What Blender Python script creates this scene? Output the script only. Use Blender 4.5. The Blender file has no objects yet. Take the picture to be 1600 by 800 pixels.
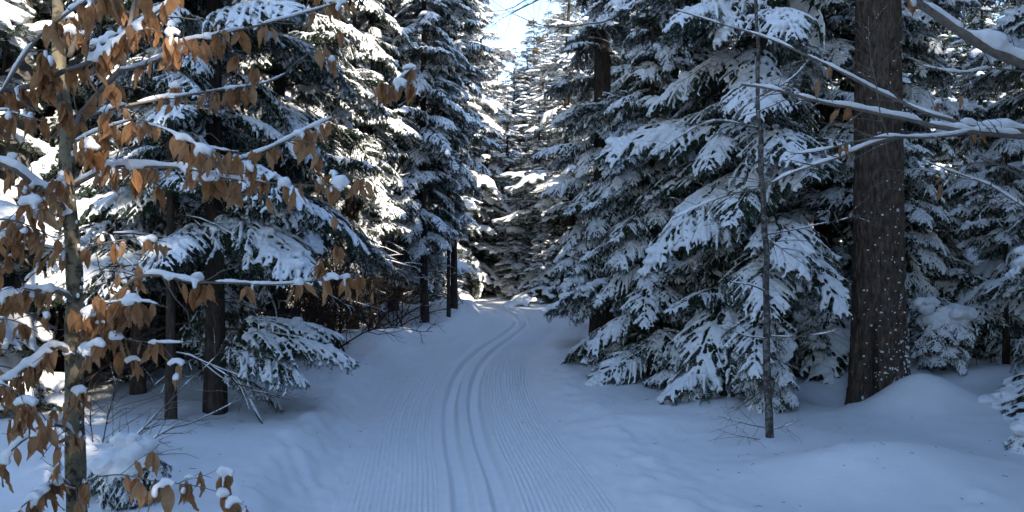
import bpy, math, random
import numpy as np
from mathutils import Matrix, Vector, Euler

# ------------------------------------------------------------------ camera, world, sun, exposure
S = bpy.context.scene
COL = S.collection
F_PX = 1209.0                      # focal length in photo pixels (1600 wide)
EYE = 1.6
cam = bpy.data.cameras.new('camera'); cam.lens = 36.0 * F_PX / 1600.0; cam.clip_end = 2000; cam.clip_start = 0.05
camo = bpy.data.objects.new('camera', cam); COL.objects.link(camo)
camo.location = (0, 0, EYE); camo.rotation_euler = (math.radians(90), 0, 0)
S.camera = camo

SUN_AZ, SUN_EL = 147.0, 31.0       # degrees, azimuth clockwise from +Y
W = bpy.data.worlds.new('World'); S.world = W; W.use_nodes = True
wn = W.node_tree.nodes; wn.clear()
sky = wn.new('ShaderNodeTexSky'); sky.sky_type = 'NISHITA'; sky.sun_disc = False
sky.sun_elevation = math.radians(SUN_EL); sky.sun_rotation = math.radians(SUN_AZ)
sky.altitude = 800; sky.air_density = 1.0; sky.dust_density = 0.0; sky.ozone_density = 1.3
bg = wn.new('ShaderNodeBackground'); bg.inputs[1].default_value = 0.11
wo = wn.new('ShaderNodeOutputWorld')
W.node_tree.links.new(sky.outputs[0], bg.inputs[0]); W.node_tree.links.new(bg.outputs[0], wo.inputs[0])
sun = bpy.data.lights.new('sun', 'SUN'); sun.energy = 2.0; sun.angle = math.radians(0.5); sun.color = (1.0, 0.91, 0.78)
suno = bpy.data.objects.new('sun', sun); COL.objects.link(suno)
_a, _e = math.radians(SUN_AZ), math.radians(SUN_EL)
TO_SUN = Vector((math.sin(_a) * math.cos(_e), math.cos(_a) * math.cos(_e), math.sin(_e)))
suno.rotation_euler = TO_SUN.to_track_quat('Z', 'Y').to_euler(); suno.location = (0, 0, 40)
S.view_settings.view_transform = 'Standard'; S.view_settings.look = 'None'
S.view_settings.exposure = 2.25; S.view_settings.gamma = 1.0
S.cycles.max_bounces = 6; S.cycles.diffuse_bounces = 4; S.cycles.glossy_bounces = 1
S.cycles.transmission_bounces = 3; S.cycles.caustics_reflective = False; S.cycles.caustics_refractive = False
S.cycles.use_denoising = True

RNG = np.random.default_rng(7)

# ------------------------------------------------------------------ noise
def _hash(ix, iy, iz, seed):
    h = (ix.astype(np.int64) * 374761393 + iy.astype(np.int64) * 668265263 + iz.astype(np.int64) * 2147483647 + seed * 1274126177) & 0xFFFFFFFF
    h = ((h ^ (h >> 13)) * 1274126177) & 0xFFFFFFFF
    h = h ^ (h >> 16)
    return (h & 0xFFFFFF) / float(0xFFFFFF) * 2 - 1

def noise3(x, y, z, seed=0):
    x, y, z = np.broadcast_arrays(np.asarray(x, float), np.asarray(y, float), np.asarray(z, float))
    ix, iy, iz = np.floor(x), np.floor(y), np.floor(z)
    fx, fy, fz = x - ix, y - iy, z - iz
    u, v, w = [f * f * f * (f * (f * 6 - 15) + 10) for f in (fx, fy, fz)]
    def H(a, b, c): return _hash(ix + a, iy + b, iz + c, seed)
    x00 = H(0,0,0)*(1-u) + H(1,0,0)*u; x10 = H(0,1,0)*(1-u) + H(1,1,0)*u
    x01 = H(0,0,1)*(1-u) + H(1,0,1)*u; x11 = H(0,1,1)*(1-u) + H(1,1,1)*u
    return (x00*(1-v) + x10*v)*(1-w) + (x01*(1-v) + x11*v)*w

def fbm(x, y, z=0.0, octv=4, seed=0):
    s = 0; a = 1.0; f = 1.0; t = 0
    for k in range(octv):
        s = s + a * noise3(x*f, y*f, np.asarray(z, float)*f + 17.3*k, seed + k); t += a; a *= 0.5; f *= 2.03
    return s / t

def sstep(a, b, x):
    t = np.clip((x - a) / (b - a), 0, 1); return t*t*(3 - 2*t)

# ------------------------------------------------------------------ mesh helpers
class MB:
    """collects numpy pieces and links them as one mesh"""
    def __init__(s): s.v = []; s.f = []; s.n = 0; s.uv = []
    def add(s, V, Fc, mat=0):
        V = np.asarray(V, float); Fc = np.asarray(Fc, np.int64)
        if len(V) == 0 or len(Fc) == 0: return
        s.v.append(V); s.f.append((Fc + s.n, mat)); s.n += len(V)
    def arrays(s):
        return np.concatenate(s.v), s.f
    def mesh(s, name, mats, smooth=True):
        return mesh_np(name, np.concatenate(s.v), s.f, mats, smooth)

def mesh_np(name, V, faces, mats, smooth=True):
    me = bpy.data.meshes.new(name)
    V = np.ascontiguousarray(V, np.float32)
    loops = np.concatenate([f.ravel() for f, m in faces]).astype(np.int32)
    tot = np.concatenate([np.full(len(f), f.shape[1], np.int32) for f, m in faces])
    mi = np.concatenate([np.full(len(f), m, np.int32) for f, m in faces])
    st = np.concatenate([[0], np.cumsum(tot)[:-1]]).astype(np.int32)
    me.vertices.add(len(V)); me.vertices.foreach_set('co', V.ravel())
    me.loops.add(len(loops)); me.loops.foreach_set('vertex_index', loops)
    me.polygons.add(len(tot)); me.polygons.foreach_set('loop_start', st)
    try: me.polygons.foreach_set('loop_total', tot)
    except Exception: pass
    me.polygons.foreach_set('material_index', mi)
    me.polygons.foreach_set('use_smooth', np.full(len(tot), bool(smooth)))
    for m in mats: me.materials.append(m)
    me.update(calc_edges=True)
    return me

def grid_faces(nr, nc, closed=False):
    r = np.arange(nr - 1)[:, None]; c = np.arange(nc if closed else nc - 1)[None, :]
    c2 = (c + 1) % nc
    return np.stack([(r*nc + c), (r*nc + c2), ((r+1)*nc + c2), ((r+1)*nc + c)], -1).reshape(-1, 4)

def frames(P):
    T = np.gradient(P, axis=0); T /= np.linalg.norm(T, axis=1, keepdims=True) + 1e-9
    ref = np.where(np.abs(T[:, 2:3]) > 0.92, np.array([[1.0, 0.13, 0]]), np.array([[0, 0, 1.0]]))
    if np.abs(T[:, 2]).mean() > 0.7: ref = np.tile(np.array([[1.0, 0.13, 0.0]]), (len(P), 1))
    A = np.cross(ref, T); A /= np.linalg.norm(A, axis=1, keepdims=True) + 1e-9
    return T, A, np.cross(T, A)

def tube(P, R, k=6, cap=False, flat=1.0):
    P = np.asarray(P, float); R = np.asarray(R, float) * np.ones(len(P))
    T, A, B = frames(P)
    th = np.linspace(0, 2*math.pi, k, endpoint=False)
    V = P[:, None, :] + R[:, None, None] * (np.cos(th)[None, :, None]*A[:, None, :] + flat*np.sin(th)[None, :, None]*B[:, None, :])
    V = V.reshape(-1, 3); Fc = grid_faces(len(P), k, True)
    if cap:
        n = len(P)
        V = np.vstack([V, P[0], P[-1]])
        i = np.arange(k); j = (i + 1) % k
        c0 = np.stack([np.full(k, n*k), j, i, i], -1); c1 = np.stack([np.full(k, n*k+1), (n-1)*k + i, (n-1)*k + j, (n-1)*k + j], -1)
        return V, Fc, np.vstack([c0[:, :3], c1[:, :3]])
    return V, Fc

def add_tube(mb, P, R, k=6, mat=0, cap=False, flat=1.0):
    if cap:
        V, Fc, C = tube(P, R, k, True, flat); n0 = mb.n
        mb.add(V, Fc, mat); mb.f.append((C + n0, mat))
    else:
        V, Fc = tube(P, R, k, False, flat); mb.add(V, Fc, mat)

def smooth_poly(P, n):
    """Catmull-Rom resample of a polyline (any number of columns)"""
    P = np.asarray(P, float)
    if len(P) == 2: 
        t = np.linspace(0, 1, n)[:, None]; return P[0]*(1-t) + P[1]*t
    d = np.concatenate([[0], np.cumsum(np.linalg.norm(np.diff(P[:, :3], axis=0), axis=1) + 1e-6)])
    Q = np.vstack([2*P[0]-P[1], P, 2*P[-1]-P[-2]])
    s = np.linspace(0, d[-1], n)
    i = np.clip(np.searchsorted(d, s, 'right') - 1, 0, len(P) - 2)
    t = ((s - d[i]) / (d[i+1] - d[i]))[:, None]
    p0, p1, p2, p3 = Q[i], Q[i+1], Q[i+2], Q[i+3]
    return 0.5*((2*p1) + (-p0+p2)*t + (2*p0-5*p1+4*p2-p3)*t*t + (-p0+3*p1-3*p2+p3)*t**3)

_ICO = None
def ico():
    global _ICO
    if _ICO is None:
        p = (1 + 5**0.5)/2
        v = np.array([(-1,p,0),(1,p,0),(-1,-p,0),(1,-p,0),(0,-1,p),(0,1,p),(0,-1,-p),(0,1,-p),(p,0,-1),(p,0,1),(-p,0,-1),(-p,0,1)], float)
        v /= np.linalg.norm(v[0])
        f = np.array([(0,11,5),(0,5,1),(0,1,7),(0,7,10),(0,10,11),(1,5,9),(5,11,4),(11,10,2),(10,7,6),(7,1,8),(3,9,4),(3,4,2),(3,2,6),(3,6,8),(3,8,9),(4,9,5),(2,4,11),(6,2,10),(8,6,7),(9,8,1)])
        # one subdivision
        vv = list(map(tuple, v)); cache = {}; nf = []
        def mid(a, b):
            key = (min(a, b), max(a, b))
            if key not in cache:
                m = (np.array(vv[a]) + np.array(vv[b])); m /= np.linalg.norm(m); vv.append(tuple(m)); cache[key] = len(vv)-1
            return cache[key]
        for a, b, c in f:
            ab, bc, ca = mid(a, b), mid(b, c), mid(c, a)
            nf += [(a, ab, ca), (b, bc, ab), (c, ca, bc), (ab, bc, ca)]
        _ICO = (np.array(vv), np.array(nf))
    return _ICO

def blob(mb, c, r, mat=0):
    v, f = ico(); mb.add(v*np.asarray(r, float) + np.asarray(c, float), f, mat)

def blobs(mb, C, R, mat=0, low=True):
    """many little ellipsoids at once: C (n,3), R (n,3)"""
    if low:
        v = np.array([(1,0,0),(-1,0,0),(0,1,0),(0,-1,0),(0,0,1),(0,0,-1)], float)
        f = np.array([(0,2,4),(2,1,4),(1,3,4),(3,0,4),(2,0,5),(1,2,5),(3,1,5),(0,3,5)])
    else: v, f = ico()
    n = len(C)
    V = (v[None]*R[:, None, :] + C[:, None, :]).reshape(-1, 3)
    mb.add(V, (f[None] + (np.arange(n)*len(v))[:, None, None]).reshape(-1, 3), mat)

def remeshed(mb, voxel, smooth_it=3, disp=0.0, seed=0):
    """voxel union of the collected closed pieces; returns vertices and quad faces"""
    me = mesh_np('tmp', np.concatenate(mb.v), mb.f, [])
    o = bpy.data.objects.new('tmp', me); COL.objects.link(o)
    m = o.modifiers.new('r', 'REMESH'); m.mode = 'VOXEL'; m.voxel_size = voxel; m.adaptivity = 0
    if smooth_it:
        s = o.modifiers.new('s', 'SMOOTH'); s.iterations = smooth_it; s.factor = 0.5
    dg = bpy.context.evaluated_depsgraph_get(); dg.update()
    e = o.evaluated_get(dg); em = e.to_mesh()
    n = len(em.vertices); V = np.empty(n*3, np.float32); em.vertices.foreach_get('co', V); V = V.reshape(-1, 3).astype(float)
    N = np.empty(n*3, np.float32); em.vertices.foreach_get('normal', N); N = N.reshape(-1, 3)
    nl = len(em.loops); L = np.empty(nl, np.int32); em.loops.foreach_get('vertex_index', L)
    tot = np.empty(len(em.polygons), np.int32); em.polygons.foreach_get('loop_total', tot)
    st = np.concatenate([[0], np.cumsum(tot)[:-1]]).astype(int)
    q = st[tot == 4]; t3 = st[tot == 3]
    faces = []
    if len(q): faces.append((L[q[:, None] + np.arange(4)], 0))
    if len(t3): faces.append((L[t3[:, None] + np.arange(3)], 0))
    e.to_mesh_clear(); bpy.data.objects.remove(o); bpy.data.meshes.remove(me)
    if disp:
        s = 1.0/(voxel*4.5)
        V = V + N * (disp*(noise3(V[:,0]*s, V[:,1]*s, V[:,2]*s, seed) + 0.45*noise3(V[:,0]*s*2.1, V[:,1]*s*2.1, V[:,2]*s*2.1, seed + 1)))[:, None]
    return V, faces

# ------------------------------------------------------------------ materials
def new_mat(name):
    m = bpy.data.materials.new(name); m.use_nodes = True
    nt = m.node_tree; b = nt.nodes['Principled BSDF']
    return m, nt, b
def nd(nt, t, **kw):
    n = nt.nodes.new(t)
    for k, v in kw.items():
        if k in n.inputs.keys(): n.inputs[k].default_value = v
        else: setattr(n, k, v)
    return n
def ramp(nt, stops):
    r = nt.nodes.new('ShaderNodeValToRGB')
    e = r.color_ramp.elements
    e[0].position, e[0].color = stops[0][0], (*stops[0][1], 1)
    e[1].position, e[1].color = stops[-1][0], (*stops[-1][1], 1)
    for p, c in stops[1:-1]:
        x = e.new(p); x.color = (*c, 1)
    return r

def mat_snow(name, scale=60.0, bump=0.25, dist=0.01, coord='Object', albedo=(0.86, 0.865, 0.87)):
    m, nt, b = new_mat(name); L = nt.links.new
    tc = nd(nt, 'ShaderNodeTexCoord')
    n1 = nd(nt, 'ShaderNodeTexNoise', Scale=scale, Detail=4.0, Roughness=0.65)
    L(tc.outputs[coord], n1.inputs['Vector'])
    n2 = nd(nt, 'ShaderNodeTexNoise', Scale=scale*0.12, Detail=2.0)
    L(tc.outputs[coord], n2.inputs['Vector'])
    r = ramp(nt, [(0.3, tuple(a*0.95 for a in albedo)), (0.7, albedo)])
    L(n2.outputs[0], r.inputs[0]); L(r.outputs[0], b.inputs['Base Color'])
    bp = nd(nt, 'ShaderNodeBump', Strength=bump, Distance=dist)
    L(n1.outputs[0], bp.inputs['Height']); L(bp.outputs[0], b.inputs['Normal'])
    b.inputs['Roughness'].default_value = 0.55
    b.inputs['Specular IOR Level'].default_value = 0.25
    return m

def mat_needles(name, dark, light):
    m, nt, b = new_mat(name); L = nt.links.new
    oi = nd(nt, 'ShaderNodeObjectInfo'); tc = nd(nt, 'ShaderNodeTexCoord')
    n1 = nd(nt, 'ShaderNodeTexNoise', Scale=5.0, Detail=3.0)
    L(tc.outputs['Object'], n1.inputs['Vector'])
    ad = nd(nt, 'ShaderNodeMath', operation='MULTIPLY_ADD'); ad.inputs[1].default_value = 0.35; 
    L(oi.outputs['Random'], ad.inputs[0]); L(n1.outputs[0], ad.inputs[2])
    r = ramp(nt, [(0.35, dark), (0.95, light)])
    L(ad.outputs[0], r.inputs[0]); L(r.outputs[0], b.inputs['Base Color'])
    b.inputs['Roughness'].default_value = 0.55; b.inputs['Specular IOR Level'].default_value = 0.3
    tr = nd(nt, 'ShaderNodeBsdfTranslucent'); L(r.outputs[0], tr.inputs[0])
    mx = nd(nt, 'ShaderNodeMixShader'); mx.inputs[0].default_value = 0.22
    out = nt.nodes['Material Output']
    L(b.outputs[0], mx.inputs[1]); L(tr.outputs[0], mx.inputs[2]); L(mx.outputs[0], out.inputs[0])
    return m

def mat_bark(name, c0, c1, c2, sx=18.0, sz=3.0, bump=0.6, dist=0.02, blotch=None):
    m, nt, b = new_mat(name); L = nt.links.new
    tc = nd(nt, 'ShaderNodeTexCoord'); mp = nd(nt, 'ShaderNodeMapping'); mp.inputs['Scale'].default_value = (sx, sx, sz)
    L(tc.outputs['Object'], mp.inputs[0])
    n1 = nd(nt, 'ShaderNodeTexNoise', Scale=1.0, Detail=6.0, Roughness=0.65); L(mp.outputs[0], n1.inputs['Vector'])
    r = ramp(nt, [(0.3, c0), (0.52, c1), (0.75, c2)])
    L(n1.outputs[0], r.inputs[0]); col = r.outputs[0]
    if blotch:
        n2 = nd(nt, 'ShaderNodeTexNoise', Scale=blotch[1], Detail=5.0, Roughness=0.7); L(tc.outputs['Object'], n2.inputs['Vector'])
        rr = ramp(nt, [(0.48, (0, 0, 0)), (0.58, (1, 1, 1))]); L(n2.outputs[0], rr.inputs[0])
        mx = nd(nt, 'ShaderNodeMixRGB'); L(rr.outputs[0], mx.inputs[0]); L(col, mx.inputs[1]); mx.inputs[2].default_value = (*blotch[0], 1)
        col = mx.outputs[0]
    L(col, b.inputs['Base Color'])
    bp = nd(nt, 'ShaderNodeBump', Strength=bump, Distance=dist); L(n1.outputs[0], bp.inputs['Height']); L(bp.outputs[0], b.inputs['Normal'])
    b.inputs['Roughness'].default_value = 0.9; b.inputs['Specular IOR Level'].default_value = 0.15
    return m

def mat_leaf(name, a, c, d):
    m, nt, b = new_mat(name); L = nt.links.new
    uv = nd(nt, 'ShaderNodeUVMap'); uv.uv_map = 'UVMap'
    sp = nd(nt, 'ShaderNodeSeparateXYZ'); L(uv.outputs[0], sp.inputs[0])
    au = nd(nt, 'ShaderNodeMath', operation='ABSOLUTE'); 
    su = nd(nt, 'ShaderNodeMath', operation='SUBTRACT'); su.inputs[1].default_value = 0.5
    L(sp.outputs[0], su.inputs[0]); L(su.outputs[0], au.inputs[0])
    ph = nd(nt, 'ShaderNodeMath', operation='MULTIPLY_ADD'); ph.inputs[1].default_value = 0.85   # side veins run up and out
    L(au.outputs[0], ph.inputs[0]); L(sp.outputs[1], ph.inputs[2])
    fr = nd(nt, 'ShaderNodeMath', operation='MULTIPLY'); fr.inputs[1].default_value = 62.0; L(ph.outputs[0], fr.inputs[0])
    si = nd(nt, 'ShaderNodeMath', operation='SINE'); L(fr.outputs[0], si.inputs[0])
    oi = nd(nt, 'ShaderNodeObjectInfo'); tc = nd(nt, 'ShaderNodeTexCoord')
    n1 = nd(nt, 'ShaderNodeTexNoise', Scale=2.6, Detail=5.0, Roughness=0.65); n1.noise_dimensions = '4D'
    L(tc.outputs['Object'], n1.inputs['Vector'])
    w = nd(nt, 'ShaderNodeMath', operation='MULTIPLY'); w.inputs[1].default_value = 30; L(oi.outputs['Random'], w.inputs[0]); L(w.outputs[0], n1.inputs['W'])
    ad = nd(nt, 'ShaderNodeMath', operation='MULTIPLY_ADD'); ad.inputs[1].default_value = 0.4; L(oi.outputs['Random'], ad.inputs[0]); L(n1.outputs[0], ad.inputs[2])
    ad2 = nd(nt, 'ShaderNodeMath', operation='MULTIPLY_ADD'); ad2.inputs[1].default_value = 0.11; L(si.outputs[0], ad2.inputs[0]); L(ad.outputs[0], ad2.inputs[2])
    r = ramp(nt, [(0.36, a), (0.68, c), (1.0, d)]); L(ad2.outputs[0], r.inputs[0])
    L(r.outputs[0], b.inputs['Base Color'])
    bp = nd(nt, 'ShaderNodeBump', Strength=0.7, Distance=0.08); L(si.outputs[0], bp.inputs['Height']); L(bp.outputs[0], b.inputs['Normal'])
    b.inputs['Roughness'].default_value = 0.5; b.inputs['Specular IOR Level'].default_value = 0.35
    tr = nd(nt, 'ShaderNodeBsdfTranslucent'); L(r.outputs[0], tr.inputs[0])
    mx = nd(nt, 'ShaderNodeMixShader'); mx.inputs[0].default_value = 0.4
    out = nt.nodes['Material Output']
    L(b.outputs[0], mx.inputs[1]); L(tr.outputs[0], mx.inputs[2]); L(mx.outputs[0], out.inputs[0])
    return m

M = {}
M['snow'] = mat_snow('snow_on_branches', 55, 0.25, 0.012)
M['snow_far'] = mat_snow('snow_on_far_branches', 14, 0.5, 0.06)
M['snow_ground'] = mat_snow('snow_on_ground', 38, 0.22, 0.012)
M['snow_trail'] = mat_snow('groomed_snow', 90, 0.22, 0.006)
M['needle'] = mat_needles('spruce_needles', (0.012, 0.024, 0.013), (0.036, 0.058, 0.024))
M['needle_gold'] = mat_needles('golden_needles', (0.10, 0.075, 0.02), (0.22, 0.14, 0.04))
M['twig'] = mat_bark('twig_bark', (0.03, 0.022, 0.017), (0.06, 0.043, 0.032), (0.10, 0.08, 0.065), 40, 40, 0.3, 0.003)
M['bark'] = mat_bark('spruce_bark', (0.022, 0.016, 0.013), (0.06, 0.043, 0.034), (0.11, 0.085, 0.07), 26, 7, 0.9, 0.02)
M['bark_big'] = mat_bark('old_pine_bark', (0.034, 0.023, 0.017), (0.105, 0.075, 0.056), (0.20, 0.157, 0.125), 34, 10, 0.8, 0.012)
M['bark_beech'] = mat_bark('beech_bark', (0.13, 0.105, 0.07), (0.21, 0.175, 0.115), (0.27, 0.235, 0.17), 22, 9, 0.35, 0.006, ((0.05, 0.042, 0.028), 15.0))
M['bark_grey'] = mat_bark('grey_beech_bark', (0.09, 0.083, 0.075), (0.15, 0.138, 0.125), (0.21, 0.198, 0.18), 14, 8, 0.35, 0.008, ((0.10, 0.095, 0.085), 6.0))
M['bark_limb'] = mat_bark('beech_limb_bark', (0.10, 0.085, 0.07), (0.17, 0.145, 0.12), (0.23, 0.20, 0.17), 30, 30, 0.3, 0.004)
M['bark_sapling'] = mat_bark('sapling_bark', (0.03, 0.025, 0.021), (0.065, 0.055, 0.048), (0.12, 0.108, 0.095), 30, 16, 0.5, 0.006, ((0.2, 0.185, 0.17), 26.0))
M['leaf'] = mat_leaf('dry_beech_leaf', (0.34, 0.14, 0.05), (0.68, 0.34, 0.145), (0.82, 0.54, 0.32))

# ------------------------------------------------------------------ object helpers
def link(name, data, parent=None, loc=(0, 0, 0), mw=None):
    o = bpy.data.objects.new(name, data); COL.objects.link(o)
    if parent is not None: o.parent = parent
    if mw is not None: o.matrix_basis = mw
    else: o.location = loc
    return o
def thing(name, label, cat, loc, group=None, rz=0.0, sc=1.0):
    o = link(name, None, None, loc); o.empty_display_size = 0.2
    o.rotation_euler = (0, 0, rz); o.scale = (sc, sc, sc) if np.isscalar(sc) else sc
    o['label'] = label; o['category'] = cat
    if group: o['group'] = group
    return o
def px(x, y, d):
    """the point d metres ahead that stands at photo pixel x, y"""
    return np.array(((x - 800.0)/F_PX*d, d, EYE - (y - 400.0)/F_PX*d))

# ------------------------------------------------------------------ the ground and the trail
_TY = np.array([-6, -2, 2, 3.5, 4.9, 6.9, 8.3, 10.2, 12.1, 13.8, 16.1, 18.4, 20.4, 22.2, 24, 26, 28, 30, 34, 60.])
_TX = np.array([-2.6, -.35, .12, -.03, -.17, -.42, -.53, -.60, -.53, -.34, 0.0, .24, .22, .04, -.4, -1.2, -2.6, -4.3, -9, -45.])
_yy = np.linspace(-6, 60, 1321)
_xx = smooth_poly(np.stack([_TX, _TY, 0*_TY], 1), 8000); _xc = np.interp(_yy, _xx[:, 1], _xx[:, 0])
_xc = np.convolve(np.pad(_xc, 15, 'edge'), np.ones(31)/31, 'valid')
_sl = np.gradient(_xc, _yy)
def trail_u(x, y):
    c = np.interp(y, _yy, _xc); s = np.interp(y, _yy, _sl)
    return (x - c) / np.sqrt(1 + s*s)

MOUNDS = [  # x, y, height, rx, ry
    (2.60, 5.35, 0.23, 0.75, 0.42), (3.88, 7.42, 0.33, 0.50, 0.42), (4.6, 7.0, 0.06, 1.0, 0.6), (3.45, 7.95, -0.16, 0.32, 0.4), (2.0, 7.6, 0.08, 1.0, 0.6),
    (-2.6, 4.7, 0.10, 0.5, 0.4), (-3.6, 5.6, 0.14, 1.2, 0.8), (-1.9, 12.8, 0.14, 0.7, 1.4), (-1.55, 19.5, 0.32, 1.0, 2.2), (-3.4, 9.0, 0.1, 1.0, 1.5),
    (1.7, 11.5, 0.1, 0.8, 1.5), (1.25, 7.0, 0.07, 0.4, 0.3), (5.9, 8.4, 0.25, 1.2, 1.0), (4.5, 9.3, 0.25, 0.8, 0.7)]
def hgt(x, y, detail=True):
    x = np.asarray(x, float); y = np.asarray(y, float)
    u = trail_u(x, y)
    fade = 1 - sstep(32, 40, y)
    jit = 0.14*fbm(x*0.8, y*0.8, 3.0, 2, 11)
    left = sstep(1.0, 1.42, -u + jit); right = sstep(0.75, 1.35, u + jit)
    h = fade*(0.21*left + 0.07*right) + fade*0.04*sstep(1.6, 4.5, np.abs(u))
    off = sstep(0.9, 2.2, np.abs(u))*fade + (1 - fade)
    h = h + off*(0.07*fbm(x*0.45, y*0.45, 0, 3, 5) + 0.03*fbm(x*1.7, y*1.7, 0, 3, 9))
    for mx, my, mh, rx, ry in MOUNDS:
        h = h + mh*np.exp(-(((x-mx)/rx)**2 + ((y-my)/ry)**2))*sstep(0.5, 0.9, np.abs(u))
    h = h + off*0.05*np.maximum(0, fbm(x*5.5, y*5.5, 2.0, 2, 61) - 0.33)*(y < 25)      # lumps dropped from the boughs
    h = h + 0.012*np.maximum(0, y - 22)      # the land rises gently beyond the bend
    # lumpy shoulder thrown up by the groomer
    if detail:
        sh = np.exp(-((np.abs(u) - 1.25)/0.28)**2)*fade
        h = h + sh*((0.05 - 0.022*(u > 0))*fbm(x*4.6, y*4.6, 0, 4, 21) + (0.03 - 0.014*(u > 0))*fbm((x + 0.6*y)*13, (y - 0.6*x)*4, 0, 2, 23))
        h = h + 0.004*fbm(x*9, y*9, 0, 2, 27)
    return h
def gz(x, y): return float(hgt(np.array([x]), np.array([y]))[0])

def build_ground():
    ys = [-60., -40, -25, -14, -8, -4, -1, 0.5, 1.5]
    y = 2.2
    while y < 700:
        ys.append(y); y += max(0.045, 0.010*y) if y < 45 else 0.08*y
    xs = [0.0]; x = 0.0
    while x < 700:
        x += 0.055 if x < 4 else (0.10 if x < 8 else 0.05*x)
        xs.append(x)
    xs = np.array(xs); xs = np.concatenate([-xs[:0:-1], xs]); ys = np.array(ys)
    X, Y = np.meshgrid(xs, ys); Z = hgt(X, Y)
    u = np.abs(trail_u(X, Y))
    Z -= 0.16*(1 - sstep(1.52, 1.76, u))*(1 - sstep(38, 40, Y))*sstep(0.2, 1.2, Y)
    V = np.stack([X, Y, Z], -1).reshape(-1, 3)
    o = link('snow_ground', mesh_np('snow_ground', V, [(grid_faces(len(ys), len(xs)), 0)], [M['snow_ground']]))
    o['kind'] = 'structure'; o['label'] = 'deep untracked snow on the forest floor'

def build_trail():
    us = np.concatenate([np.arange(-2.25, -0.98, 0.03), np.arange(-0.98, 0.90, 0.0062), np.arange(0.90, 2.26, 0.03)])
    ys = []; y = 1.2
    while y < 36: ys.append(y); y += max(0.035, 0.010*y)
    ys = np.array(ys)
    U, Y = np.meshgrid(us, ys)
    c = np.interp(Y, _yy, _xc); s = np.interp(Y, _yy, _sl); q = np.sqrt(1 + s*s)
    X = c + U*q
    Z = hgt(X, Y)
    wob = U + 0.012*fbm(Y*0.7, U*0.5, 0, 2, 31)
    # ski grooves
    for g0 in (-0.128, 0.128):
        d = np.abs(wob - g0); Z -= 0.064*(1 - sstep(0.034, 0.088, d))
        Z += 0.006*np.exp(-((d - 0.09)/0.02)**2)*(0.6 + 0.5*fbm(X*6, Y*6, 0, 2, 33))
    # corduroy
    cl = sstep(0.29, 0.31, -wob)*(1 - sstep(0.74, 0.92, -wob)); cr = sstep(0.235, 0.255, wob)*(1 - sstep(0.70, 0.85, wob))
    amp = np.clip(0.75 + 0.75*fbm(X*2.2, Y*0.55, 0, 3, 37), 0.08, 1.25)
    ph = wob/0.0365*2*math.pi
    ridge = (np.abs(np.cos(ph/2))**1.3)
    Z += (cl + cr)*amp*0.022*(ridge - 0.5)
    Z += (cl + cr)*0.008*fbm(X*22, Y*14, 0, 2, 39)*np.clip(1.2 - amp, 0, 1)*2
    for g0, a in ((-0.305, .012), (0.245, .008), (0.445, .012), (-0.66, .008), (0.70, .010)):   # stray comb lines that stand proud
        Z += a*np.exp(-((wob - g0)/0.010)**2)*np.clip(0.5 + fbm(Y*0.9 + g0*40, U*0, 0, 3, 41), 0, 1.2)
    # scattered crumbs outside the comb
    out = sstep(0.72, 0.95, np.abs(U))*(1 - sstep(1.45, 1.78, np.abs(U)))
    Z += out*(0.010*fbm(X*11, Y*7, 0, 3, 43) + 0.014*np.maximum(0, fbm(X*16, Y*12, 0, 2, 47) - 0.25))
    Z += 0.004 - 0.030*sstep(1.76, 2.25, np.abs(U))
    V = np.stack([X, Y, Z], -1).reshape(-1, 3)
    o = link('ski_trail', mesh_np('ski_trail', V, [(grid_faces(len(ys), len(us)), 0)], [M['snow_trail']]))
    o['kind'] = 'structure'; o['label'] = 'groomed cross country ski trail with two parallel tracks and corduroy'
build_ground(); build_trail()
def build_litter():
    rng = np.random.default_rng(91); mb = MB()
    for i in range(420):
        x, y = (rng.normal(2.0, 1.0), rng.uniform(4.6, 12)) if i % 2 else (rng.normal(-2.6, 0.8), rng.uniform(4.6, 13))
        if abs(float(trail_u(np.array(x), np.array(y)))) < 0.8 and rng.random() < 0.8: continue
        a = rng.uniform(0, 6.28); l = rng.uniform(0.008, 0.045); z = gz(x, y) + 0.004
        d = np.array([math.cos(a), math.sin(a), rng.uniform(-0.1, 0.3)])*l
        add_tube(mb, np.array([[x, y, z], [x, y, z]]) + np.array([[0, 0, 0]]*1 + [d]), 0.0018, 3, 0)
    o = link('twig_litter', mb.mesh('twig_litter', [M['twig']])); o['kind'] = 'stuff'; o['label'] = 'scattered needle and twig bits lying on the snow'
build_litter()

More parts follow.
